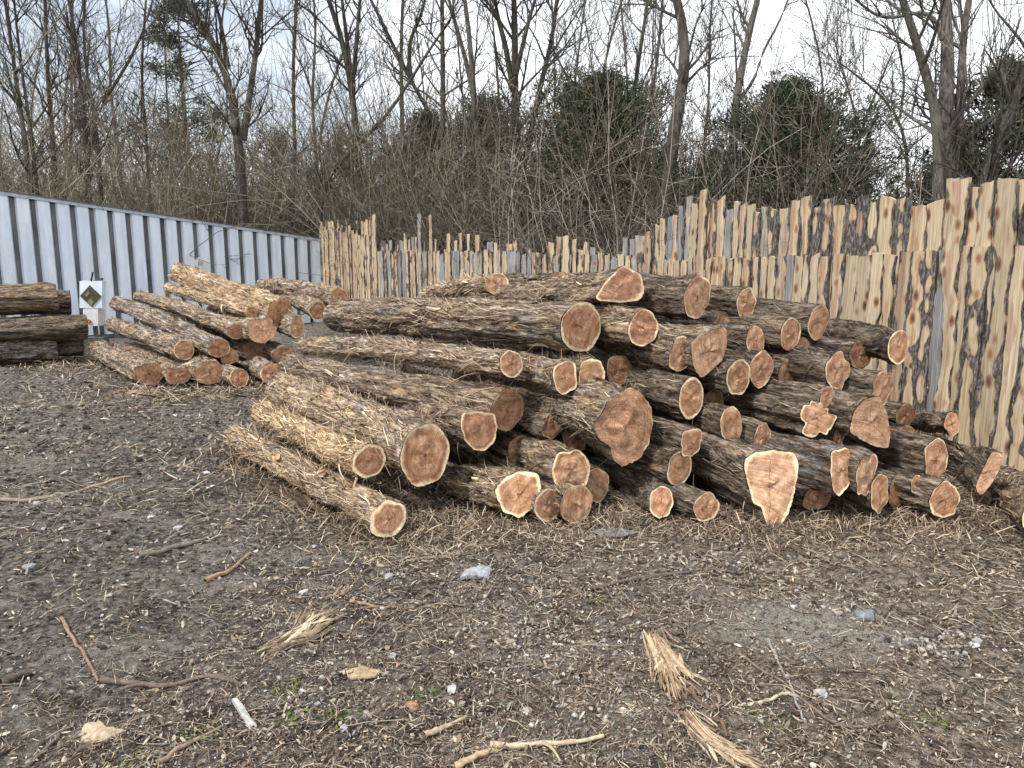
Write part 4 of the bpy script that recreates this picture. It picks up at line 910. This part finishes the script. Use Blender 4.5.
cold = [(.18, .15, .115), (.125, .105, .083), (.28, .24, .19), (.37, .325, .26), (.10, .087, .07)]
thicket('brush_thicket', 5400, (-24, -2), (14, 27), (3.2, 8.0), (.006, .016), warm, side=.34, droop=.45, dens=lambda x, y: behind(x, y) * .9)
thicket('brush_thicket', 3200, (-9, 7), (13, 26), (2.6, 6.4), (.006, .014), cold, side=.24, droop=.32, dens=behind)
thicket('brush_thicket', 1100, (3, 20), (7.5, 24), (1.2, 3.2), (.005, .012), cold + warm, side=.4, droop=.6, dens=behind)
thicket('distant_woods', 3400, (-50, 42), (30, 62), (4.0, 9.0), (.012, .035), cold, side=.18, droop=.15, dens=lambda x, y: np.where((x > y * .15) & (x < y * .6), .45, 1.))
# hanging vines at the right
nv = 40; x0 = rng.uniform(840, 862, nv); P = []
for k in range(46):
    uu = rng.choice([650, 660, 835, 845, 850, 965, 985, 1000]) + rng.normal(0, 7); yy = rng.uniform(13.5, 17)
    q = [at(uu + rng.normal(0, 5) + j * rng.normal(0, 1.2), -40 + j * 36, yy + rng.normal(0, .1)) for j in range(8)]
    P.append(resample(q, np.ones(8), 12)[0])
P = np.array(P); V, Q = tubes(P, np.full(P.shape[:2], .006), 3)
tag(mesh('hanging_vines', V, [Q], BRUSH, cols=np.tile([.12, .10, .085], (len(V), 1))), kind='stuff')
# last dry leaves in the brush
nl = 9000; x = rng.uniform(-22, 9, nl); y = rng.uniform(13, 26, nl); k_ = behind(x, y) > 0; x, y = x[k_], y[k_]; nl = len(x)
z = gh(x, y) + rng.uniform(.4, 3.6, nl); c = np.stack([x, y, z], 1); a = norm(rng.normal(0, 1, (nl, 3))) ; b = norm(np.cross(a, rng.normal(0, 1, (nl, 3)))); s = rng.uniform(.015, .04, (nl, 1))
V = np.stack([c - a * s, c + b * s * .6, c + a * s, c - b * s * .6], 1).reshape(-1, 3)
pal = np.array([(.12, .11, .04), (.17, .13, .07), (.22, .16, .09), (.07, .08, .03)])
tag(mesh('dry_leaves', V, [np.arange(nl * 4).reshape(-1, 4)], BRUSH, smooth=False, cols=np.repeat(pal[rng.integers(4, size=nl)], 4, 0)), kind='stuff')

# ------------------------------------------------------------------ ground litter
def polar_pts(n, d0, d1, amax=.85):
    a = rng.uniform(-amax, amax, n); d = np.exp(rng.uniform(math.log(d0), math.log(d1), n)); return d * np.sin(a), d * np.cos(a), d
def chips(name, n, d0, d1, ln, wd, pal, tiltsd, curl=.3, wt=None, thin=None, pts=None):
    x, y, d = pts if pts else polar_pts(n, d0, d1)
    if thin is not None: k = rng.random(n) < thin(x, y); x, y, d = x[k], y[k], d[k]; n = len(x)
    g = np.clip(d / 4, .75, 2.2)
    L = (ln[0] + (ln[1] - ln[0]) * rng.random(n) ** 1.8) * g; W = rng.uniform(*wd, n) * g; yaw = rng.random(n) * 6.28
    dz = rng.normal(0, tiltsd, n); a = norm(np.stack([np.cos(yaw), np.sin(yaw), dz], 1)); b = norm(np.stack([-np.sin(yaw), np.cos(yaw), rng.normal(0, .5, n)], 1))
    c = np.stack([x, y, gh(x, y) + .004 + np.abs(dz) * L * .3 + rng.random(n) * .008], 1)
    up = norm(np.cross(a, b)); up *= np.sign(up[:, 2:3] + 1e-6)
    cu = (rng.normal(0, curl, n) * L)[:, None] * .5
    rows = []
    for k, (t, w) in enumerate(((-1, .5), (-.3, 1), (.4, .9), (1, .35))):
        m = c + a * (L * t / 2)[:, None] + up * cu * (1 - t * t) * .5; rows += [m - b * (W * w / 2)[:, None], m + b * (W * w / 2)[:, None]]
    V = np.stack(rows, 1); Q = (np.arange(n)[:, None, None] * 8 + np.array([[0, 1, 3, 2], [2, 3, 5, 4], [4, 5, 7, 6]])[None]).reshape(-1, 4)
    pal = np.array(pal); cc = pal[rng.choice(len(pal), size=n, p=wt)] * rng.uniform(.7, 1.3, (n, 1))
    return tag(mesh(name, V.reshape(-1, 3), [Q], CHIP, smooth=False, cols=np.repeat(cc, 8, 0)), kind='stuff')
earth = [(.035, .029, .025), (.08, .063, .05), (.15, .116, .09), (.23, .175, .13), (.36, .275, .195), (.38, .35, .305), (.56, .46, .33), (.22, .13, .085)]
wt = [.17, .17, .15, .15, .13, .10, .07, .06]
soil_thin = lambda x, y: (1 - .75 * np.exp(-((x - 1.32) / .42) ** 2 - ((y - 3.1) / .22) ** 2)) * np.clip(.95 - np.clip((-x - .5 + (y - 3.2) * .35) * .45, 0, .72), .2, 1) * (.55 + .9 * vnoise(x / .5, y / .5, 21))
shred_thin = lambda x, y: np.clip(soil_thin(x, y) * (.35 + 1.3 * vnoise(x / .28 + 9, y / .28, 31)) + .9 * (vnoise(x / .8, y / .35, 33) > .70), 0, 1)
chips('bark_mulch', 150000, 1.5, 15, (.007, .032), (.002, .009), earth, .25, thin=soil_thin, wt=wt)
chips('wood_shreds', 75000, 1.4, 14, (.02, .11), (.0014, .0045), [(.36, .27, .185), (.56, .45, .31), (.25, .18, .125), (.15, .105, .075), (.42, .37, .31), (.07, .05, .038)], .24, curl=.55, thin=shred_thin)
def along(n, px, sd):
    q = np.array([on_ground(u, v) for u, v in px]); i = rng.integers(len(q) - 1, size=n); f = rng.random(n)[:, None]
    p = q[i] * (1 - f) + q[i + 1] * f; x = p[:, 0] + rng.normal(0, sd, n); y = p[:, 1] + rng.normal(0, sd, n); return x, y, np.hypot(x, y)
base_px = [(225, 450), (300, 505), (380, 540), (460, 515), (540, 525), (600, 522), (700, 522), (770, 530), (830, 512), (900, 515), (960, 515), (1020, 515)]
base2_px = [(-20, 362), (60, 362), (100, 362), (150, 390), (210, 388), (280, 384)]
chips('pile_litter', 15000, 0, 0, (.02, .16), (.0016, .006), [(.40, .31, .21), (.54, .44, .31), (.24, .17, .12), (.12, .09, .07), (.07, .055, .045)], .4, curl=.6, pts=along(15000, base_px, .22))
chips('pile_litter', 7000, 0, 0, (.02, .14), (.0016, .006), [(.42, .33, .23), (.56, .46, .33), (.24, .18, .13), (.12, .09, .07), (.07, .055, .045)], .35, curl=.6, pts=along(7000, base2_px, .55))
chips('bark_flakes', 26000, 1.5, 13, (.010, .050), (.005, .019), [(.13, .098, .075), (.22, .168, .128), (.31, .245, .19), (.075, .06, .05), (.50, .42, .33), (.32, .285, .25)], .45, curl=.5, thin=soil_thin)
chips('dead_leaves', 1100, 1.6, 12, (.025, .055), (.015, .03), [(.20, .145, .10), (.28, .22, .16), (.15, .11, .08)], .35, curl=.6, thin=soil_thin)
# soil crumbs
def rocks(name, pts, size, pal, mat, sq=(.5, .85)):
    n = len(pts); ico = [(0, 0, 1), (.89, 0, .45), (.28, .85, .45), (-.72, .53, .45), (-.72, -.53, .45), (.28, -.85, .45), (.72, .53, -.45), (-.28, .85, -.45), (-.89, 0, -.45), (-.28, -.85, -.45), (.72, -.53, -.45), (0, 0, -1)]
    F3 = np.array([(0, 1, 2), (0, 2, 3), (0, 3, 4), (0, 4, 5), (0, 5, 1), (1, 6, 2), (2, 6, 7), (2, 7, 3), (3, 7, 8), (3, 8, 4), (4, 8, 9), (4, 9, 5), (5, 9, 10), (5, 10, 1), (1, 10, 6), (6, 11, 7), (7, 11, 8), (8, 11, 9), (9, 11, 10), (10, 11, 6)])
    ico = np.array(ico); V = ico[None] * (1 + rng.normal(0, .16, (n, 12, 1))); s = size[:, None, None] * np.stack([rng.uniform(.7, 1.3, n), rng.uniform(.7, 1.1, n), rng.uniform(*sq, n)], 1)[:, None, :]
    V = V * s; a = rng.random(n) * 6.28; ca, sa = np.cos(a)[:, None], np.sin(a)[:, None]
    V = np.stack([V[..., 0] * ca - V[..., 1] * sa, V[..., 0] * sa + V[..., 1] * ca, V[..., 2]], -1) + pts[:, None, :]
    Fc = (np.arange(n)[:, None, None] * 12 + F3[None]).reshape(-1, 3); pal = np.array(pal)
    c = np.repeat(pal[rng.integers(len(pal), size=n)] * rng.uniform(.75, 1.2, (n, 1)), 12, 0)
    return mesh(name, V.reshape(-1, 3), [Fc], mat, smooth=False, cols=c)
n = 45000; x, y, d = polar_pts(n, 1.5, 14); k = rng.random(n) < (.25 + .9 * (soil_thin(x, y) < .5)); x, y, d = x[k], y[k], d[k]
sz = rng.gamma(1.6, .0028, len(x)) * np.clip(d / 4, .7, 2)
tag(rocks('soil_crumbs', np.stack([x, y, gh(x, y) + sz * .2], 1), sz, [(.035, .031, .028), (.075, .067, .059), (.14, .128, .113)], CHIP), kind='stuff')
# gravel: scattered everywhere, thicker in a few patches
xs_, ys_ = [], []
x, y, d = polar_pts(1500, 1.6, 11); xs_.append(x); ys_.append(y)
for (u, v, su, sv, m) in [(560, 640, 75, 26, 190), (330, 690, 60, 26, 90), (940, 640, 40, 16, 120), (850, 610, 80, 20, 90), (700, 560, 110, 22, 160), (620, 700, 90, 30, 90), (500, 600, 90, 30, 80)]:
    for _ in range(m):
        p = on_ground(u + rng.normal(0, su * .5), v + rng.normal(0, sv * .5)); xs_.append([p[0]]); ys_.append([p[1]])
x = np.concatenate(xs_); y = np.concatenate(ys_); d = np.hypot(x, y)
sz = rng.gamma(2.6, .0034, len(x)).clip(.003, .0165) * np.clip(d / 4, .8, 1.6)
tag(rocks('gravel', np.stack([x, y, gh(x, y) + sz * .3], 1), sz, [(.30, .29, .27), (.40, .385, .355), (.20, .19, .18), (.36, .32, .265), (.52, .505, .48)], STONE), kind='stuff')
# twig litter
n = 2600; x, y, d = polar_pts(n, 1.6, 13); k = rng.random(n) < soil_thin(x, y) + .1; x, y, d = x[k], y[k], d[k]; n = len(x); K = 5
yaw = rng.random(n) * 6.28; ln = rng.uniform(.06, .32, n); P = np.zeros((n, K, 3)); P[:, 0] = np.stack([x, y, x * 0], 1)
for q in range(1, K): yaw = yaw + rng.normal(0, .25, n); P[:, q] = P[:, q - 1] + np.stack([np.cos(yaw), np.sin(yaw), yaw * 0], 1) * (ln / (K - 1))[:, None]
P[..., 2] = gh(P[..., 0], P[..., 1]) + .006 + np.abs(rng.normal(0, .006, (n, K))); R = rng.uniform(.0012, .0035, n)[:, None] * np.linspace(1, .6, K) * np.clip(d / 4, .8, 1.8)[:, None]
V, Q = tubes(P, R, 4); pal = np.array([(.16, .12, .09), (.10, .075, .058), (.26, .21, .16), (.34, .28, .21), (.05, .04, .034)])
tag(mesh('twig_litter', V, [Q], CHIP, cols=np.repeat(pal[rng.integers(5, size=n)] * rng.uniform(.8, 1.2, (n, 1)), K * 4, 0)), kind='stuff')
# green sprouts
n = 240; cl = [on_ground(u, v) for (u, v) in ((290, 685), (295, 722), (190, 732), (590, 602), (330, 720), (770, 712), (420, 700), (920, 715), (125, 755))]
c = np.array(cl)[rng.integers(len(cl), size=n)] + rng.normal(0, .045, (n, 3)) * [1, .8, 0]; c[:, 2] = gh(c[:, 0], c[:, 1]) + .012
a = norm(np.stack([rng.normal(0, 1, n), rng.normal(0, 1, n), np.abs(rng.normal(.5, .3, n))], 1)); b = norm(np.cross(a, rng.normal(0, 1, (n, 3)))); s = rng.uniform(.006, .014, (n, 1))
V = np.stack([c - a * s, c + b * s * .5, c + a * s, c - b * s * .5], 1).reshape(-1, 3)
tag(mesh('green_sprouts', V, [np.arange(n * 4).reshape(-1, 4)], BRUSH, smooth=False, cols=np.repeat(np.array([(.10, .16, .035), (.14, .19, .05)])[rng.integers(2, size=n)], 4, 0)), kind='stuff')

# ------------------------------------------------------------------ single pieces lying on the ground
def stick(pts, wpx, label, tone, lift=.012, forks=(), cat='stick', name='stick'):
    q = [];
    for (u, v) in pts: g_ = on_ground(u, v); q.append(g_)
    q = np.array(q); d = q[:, 1].mean(); r = wpx / 2 * d / F * .92
    P, R = resample(q, np.linspace(r, r * .55, len(q)), 14); P[:, :2] += rng.normal(0, .0022, (14, 2)); P[:, 2] = np.maximum(gh(P[:, 0], P[:, 1]), gh(P[:, 0], P[:, 1] + .03)) + R * .7 + lift * rng.random(14) * .4
    R = R * rng.uniform(.86, 1.14, 14)
    base = P[0].copy(); G = [((P - base)[None], R[None], 7)]
    for (k, dx, dy) in forks:
        e = P[k] + np.array([dx, dy, .02]); F_, r_ = resample(np.array([P[k], (P[k] + e) / 2 + [0, .01, .015], e]), [R[k] * .8, R[k] * .6, R[k] * .3], 6); G.append(((F_ - base)[None], r_[None], 5))
    V, Q = tubes_all(G); c = np.clip(np.array(tone)[None] * rng.uniform(.8, 1.2, (len(V), 1)), 0, 1)
    o = mesh(name, V, [Q], CHIP, cols=c); o.location = base
    return tag(o, label, cat, 'sticks on the ground')
stick([(62, 622), (80, 648), (98, 674)], 5, 'short reddish stick, its lower end on the long crooked grey brown branch', (.26, .18, .13))
stick([(100, 674), (130, 672), (165, 674), (205, 668), (243, 685)], 8, 'long crooked grey brown branch lying across the lower left ground', (.17, .135, .11), forks=((9, .14, -.09), (4, -.1, -.08)))
stick([(0, 499), (50, 494), (90, 484)], 5, 'thin pale stick on the dark soil at the left edge', (.33, .28, .21))
stick([(90, 484), (112, 479), (132, 473)], 4, 'short pale curved stick beside the thin one on the dark soil', (.42, .34, .23))
stick([(0, 686), (18, 680), (34, 674)], 10, 'thick dark broken stick at the left edge of the lower ground', (.13, .10, .085))
stick([(138, 556), (170, 549), (212, 537)], 7, 'grey half buried root on the left ground', (.20, .175, .15))
stick([(490, 749), (520, 747), (560, 742), (604, 737)], 9, 'smooth pale barkless stick near the lower middle', (.50, .40, .28), forks=((6, .05, -.12),))
stick([(424, 741), (445, 732), (465, 718)], 8, 'short pale split stick left of the smooth barkless one', (.46, .37, .26))
stick([(455, 768), (480, 760), (498, 754)], 10, 'pale stick cut off by the lower picture edge', (.44, .33, .2))
stick([(585, 588), (620, 581), (680, 576), (715, 572), (748, 568)], 5, 'long thin dark stick below the small round log face alone before the middle', (.14, .115, .10))
stick([(738, 655), (790, 690), (830, 720), (880, 722)], 4, 'long thin brown twig at the lower right', (.20, .15, .115))
stick([(768, 640), (780, 668), (792, 690), (803, 716)], 4, 'thin bent grey stick crossing the long brown twig', (.33, .29, .25))
stick([(940, 662), (980, 680), (1024, 702)], 5, 'dark straight stick running to the lower right edge', (.14, .11, .09))
stick([(748, 702), (770, 697), (792, 694)], 6, 'short whitish broken stick between the brown twig and the standing splinter', (.50, .42, .30))
stick([(350, 606), (400, 607), (465, 605)], 4, 'straight thin twig pointing right from the pile of pale splinters', (.30, .22, .15))
stick([(420, 562), (470, 556), (500, 552), (535, 548)], 3, 'thin dark vine end lying under the slanting lobed log face', (.12, .09, .07))
stick([(690, 690), (705, 706), (720, 720), (726, 735)], 6, 'dark brown stick beside the upright pale splinters', (.17, .115, .08))
stick([(20, 760), (50, 735), (72, 712)], 6, 'rough brown stick at the lower left corner', (.18, .14, .115))
stick([(155, 760), (185, 742), (222, 722)], 7, 'brown split branch in the lower left by the flat pale bark piece', (.27, .205, .15))
stick([(205, 580), (230, 566), (250, 549)], 6, 'tan stick of torn wood lying left of the foremost log', (.33, .235, .15))

def splinters(pts, wpx, n, label, pal, name='torn_bark'):     # a torn strip of stringy wood
    q = np.array([on_ground(u, v) for u, v in pts]); d = q[:, 1].mean(); w = wpx * d / F
    base = q[0].copy(); base[2] = gh(base[0], base[1]); Vs = []; cs = []
    S, _ = resample(q, np.ones(len(q)), 12); T = norm(np.gradient(S, axis=0)); Nn = norm(np.cross(T, [0, 0, 1.]))
    for k in range(n):
        a, b = sorted(rng.random(2)); b = min(max(min(b, a + .55), a + .15), 1); K = 6; t = np.linspace(a, b, K) * 11; i = np.floor(t).astype(int).clip(0, 10); f = (t - i)[:, None]
        c = S[i] * (1 - f) + S[i + 1] * f; nn = Nn[i]; off = rng.normal(0, w * .26) + np.linspace(0, rng.normal(0, w * .4), K); ww = rng.uniform(.002, .012) * np.array([.3, .8, 1, 1, .8, .2]) * d / 3
        c = c + nn * off[:, None]; c[:, 2] = gh(c[:, 0], c[:, 1]) + .008 + rng.random() * .014 + np.linspace(0, rng.normal(0, .02), K) ** 2
        nn = norm(nn + rng.normal(0, .3, 3)); up = np.array([0, 0, 1.]); tl = rng.normal(0, .5); sd = nn * math.cos(tl) + up * math.sin(tl); th_ = .004
        ring = np.stack([c - sd * ww[:, None], c + up * th_, c + sd * ww[:, None], c - up * th_], 1); Vs.append(ring.reshape(-1, 3) - base); cs.append(np.tile(np.array(pal[rng.integers(len(pal))]) * rng.uniform(.6, 1.2), (K * 4, 1)))
    V = np.vstack(Vs); i = (np.arange(n)[:, None, None] * 24 + np.arange(5)[None, :, None] * 4); j = np.arange(4)[None, None]; Q = np.stack([i + j, i + (j + 1) % 4, i + 4 + (j + 1) % 4, i + 4 + j], -1).reshape(-1, 4)
    o = mesh(name, V, [Q], CHIP, smooth=False, cols=np.vstack(cs)); o.location = base
    return tag(o, label, 'wood scrap', 'torn wood scraps')
yel = [(.48, .39, .27), (.56, .47, .33), (.36, .275, .185), (.24, .18, .125)]
splinters([(258, 652), (290, 638), (320, 622), (342, 612)], 34, 90, 'heap of pale torn splinters left of the lower middle', yel)
splinters([(338, 603), (342, 590), (340, 578)], 14, 16, 'short upright whitish splinter above the heap of pale splinters', yel)
splinters([(648, 632), (660, 655), (672, 680), (690, 702)], 26, 90, 'ragged strip of brown torn wood standing out at the lower right of the middle', [(.50, .38, .25), (.60, .48, .33), (.34, .23, .15), (.44, .32, .2)])
splinters([(684, 712), (705, 738), (735, 755), (765, 768)], 24, 90, 'long ragged strip of torn wood running out at the lower edge', [(.48, .36, .24), (.56, .45, .31), (.32, .22, .145)])
splinters([(60, 760), (85, 740), (105, 735)], 16, 16, 'bundle of split grey brown wood at the lower left', [(.3, .23, .17), (.22, .17, .13), (.40, .32, .24)])
splinters([(318, 520), (300, 500), (270, 480), (240, 462)], 20, 40, 'fringe of dark shredded bark along the foot of the foremost log', [(.13, .095, .065), (.2, .145, .09), (.09, .07, .055)])
splinters([(100, 396), (130, 393), (165, 396), (200, 394)], 12, 34, 'heap of pale shredded bark before the far pile', [(.42, .33, .22), (.3, .23, .16), (.5, .42, .3)])
splinters([(150, 402), (185, 394), (225, 399), (250, 396)], 10, 30, 'low strip of brown shredded bark before the small round end of the far pile', [(.3, .22, .14), (.2, .15, .1), (.38, .3, .2)])

def slab(pts, th, label, c, cat, name, group=None, tilt=0., jag=.004):      # flat piece with a torn outline
    q = np.array([on_ground(u, v) for u, v in pts]); base = q.mean(0); base[2] = gh(base[0], base[1])
    out = []
    n = len(q)
    for k in range(n):
        for f in (0, .33, .66): p = q[k] * (1 - f) + q[(k + 1) % n] * f; out.append(p + rng.normal(0, jag, 3) * [1, 1, 0])
    out = np.array(out) - base; out[:, 2] = .014 + tilt * out[:, 1] + rng.normal(0, .002, len(out)); m = len(out)
    inn = out * (.95 if jag < .002 else .82); inn[:, 2] += th + rng.normal(0, .002, m); bot = out.copy(); bot[:, 2] -= th
    V = np.vstack([bot, out, inn, inn.mean(0, keepdims=True) + [0, 0, .002]]); Q = []; T = []
    for k in range(m):
        k2 = (k + 1) % m; Q += [[k, k2, m + k2, m + k], [m + k, m + k2, 2 * m + k2, 2 * m + k]]; T.append([2 * m + k, 2 * m + k2, 3 * m])
    o = mesh(name, V, [np.array(Q), np.array(T)], CHIP, smooth=False, cols=np.clip(np.array(c)[None] * rng.uniform(.8, 1.2, (len(V), 1)), 0, 1)); o.location = base
    return tag(o, label, cat, group)
slab([(231, 699), (237, 698), (257, 726), (249, 729)], .008, 'narrow grey white sawn lath lying in the lower left', (.50, .48, .45), 'lath', 'wood_lath', jag=.0006)
slab([(78, 726), (84, 716), (98, 713), (112, 720), (124, 722), (104, 731), (84, 733)], .01, 'flat pale yellow bark piece in the lower left corner', (.46, .37, .25), 'wood scrap', 'bark_piece')
slab([(459, 580), (470, 573), (484, 570), (491, 573), (489, 579), (476, 579)], .018, 'blue white flat stone in front of the slanting lobed log face', (.34, .355, .38), 'stone', 'flat_stone')
slab([(852, 614), (862, 610), (874, 612), (876, 619), (860, 618)], .012, 'dark grey flat slate at the right', (.20, .22, .24), 'stone', 'flat_stone')
slab([(592, 534), (612, 532), (640, 536), (622, 541), (600, 541)], .006, 'thin dull scrap of pale bark under the dark ground log', (.20, .19, .18), 'wood scrap', 'bark_piece')
slab([(345, 674), (362, 668), (380, 673), (374, 680), (352, 681)], .006, 'tan flake of bark between the splinter heap and the pale stick', (.40, .30, .19), 'wood scrap', 'bark_piece')
slab([(403, 708), (412, 704), (420, 708), (414, 715)], .006, 'curled brown leaf like bark flake above the short pale split stick', (.34, .21, .13), 'wood scrap', 'bark_piece')
def stone(u, v, wpx, label, c, group=None):
    p = on_ground(u, v); s = wpx / 2 * p[1] / F * 1.05; o = rocks('stone', np.array([[0, 0, s * .35]]), np.array([s]), [tuple(q * .72 for q in c)], STONE, (.45, .65)); o.location = (p[0], p[1], gh(p[0], p[1]))
    # finer shape
    bm = o.modifiers.new('round', 'SUBSURF'); bm.subdivision_type = 'SIMPLE'; bm.levels = 1; bm.render_levels = 1
    return tag(o, label, 'stone', group or 'stones on the ground')
stone(452, 692, 14, 'white round stone in the lower middle', (.62, .62, .60))
stone(343, 731, 13, 'white stone near the lower edge, left of the short pale split stick', (.60, .60, .58))
stone(392, 655, 12, 'grey white stone right of the splinter heap', (.55, .55, .53))
stone(527, 716, 10, 'pale stone just above the smooth barkless stick', (.55, .54, .53))
stone(562, 712, 9, 'small pale stone right above the end of the smooth barkless stick', (.5, .49, .48))
stone(821, 692, 16, 'large white stone at the lower right beside the long brown twig', (.62, .61, .59))
stone(838, 615, 12, 'white stone left of the dark flat slate', (.58, .58, .56))
stone(303, 590, 11, 'white stone right of the torn wood stick, left of the middle', (.6, .6, .6))
stone(510, 646, 11, 'tan stone in the gravel patch of the middle', (.50, .42, .31))
stone(390, 580, 12, 'grey stone a little below the foremost log face', (.45, .46, .47))
stone(28, 563, 12, 'pale stone on the dark soil at the left', (.42, .43, .44))
stone(977, 641, 13, 'largest white stone of the gravel patch at the right edge', (.60, .60, .58))
stone(930, 645, 10, 'white stone at the left side of the right gravel patch', (.58, .58, .56))
stone(178, 527, 10, 'bright stone on the left ground below the stick root', (.58, .58, .57))

# ------------------------------------------------------------------ light and sky
W = bpy.data.worlds.new('World'); SC.world = W; W.use_nodes = True; nt = W.node_tree; bg = nt.nodes['Background']
SUN = np.array([-.50, -.42, .80]); SUN = norm(SUN); el = math.asin(SUN[2]); az = math.atan2(SUN[0], SUN[1])
sky = nt.nodes.new('ShaderNodeTexSky'); sky.sky_type = 'NISHITA'; sky.sun_disc = False; sky.sun_elevation = el; sky.sun_rotation = az; sky.air_density = 1.0; sky.dust_density = 1.5
tc = nt.nodes.new('ShaderNodeTexCoord'); mp = nt.nodes.new('ShaderNodeMapping'); mp.inputs['Scale'].default_value = (1, 1, 2.2); nt.links.new(tc.outputs['Generated'], mp.inputs['Vector'])
ns = nt.nodes.new('ShaderNodeTexNoise'); ns.inputs['Scale'].default_value = 3.2; ns.inputs['Detail'].default_value = 7; ns.inputs['Roughness'].default_value = .58; nt.links.new(mp.outputs[0], ns.inputs['Vector'])
sx = nt.nodes.new('ShaderNodeSeparateXYZ'); nt.links.new(tc.outputs['Generated'], sx.inputs[0])
def wm(op, a, b):
    o = nt.nodes.new('ShaderNodeMath'); o.operation = op
    for i_, v_ in enumerate((a, b)):
        if isinstance(v_, bpy.types.NodeSocket): nt.links.new(v_, o.inputs[i_])
        else: o.inputs[i_].default_value = v_
    return o.outputs[0]
fac = wm('ADD', ns.outputs['Fac'], wm('MULTIPLY', sx.outputs[0], .38))          # thicker cloud towards the right
rp = nt.nodes.new('ShaderNodeValToRGB'); nt.links.new(fac, rp.inputs[0]); e = rp.color_ramp.elements
e[0].position = .32; e[0].color = (.38, .38, .38, 1); e[1].position = .54; e[1].color = (1, 1, 1, 1)
mx = nt.nodes.new('ShaderNodeMix'); mx.data_type = 'RGBA'; nt.links.new(rp.outputs[0], mx.inputs[0]); nt.links.new(sky.outputs[0], mx.inputs[6])
mx.inputs[7].default_value = (11.0, 11.5, 12.0, 1)
nt.links.new(mx.outputs[2], bg.inputs['Color']); bg.inputs['Strength'].default_value = .095
sl = bpy.data.lights.new('sun', 'SUN'); sl.energy = 2.6; sl.angle = math.radians(6); sl.color = (1, .95, .88)
so = bpy.data.objects.new('sun', sl); COL.objects.link(so); so.rotation_euler = Vector(-SUN).to_track_quat('-Z', 'Y').to_euler(); so.location = (0, 0, 10)
vs = SC.view_settings; vs.view_transform = 'Standard'; vs.look = 'None'; vs.exposure = 0.5; vs.gamma = 1; vs.use_curve_mapping = False
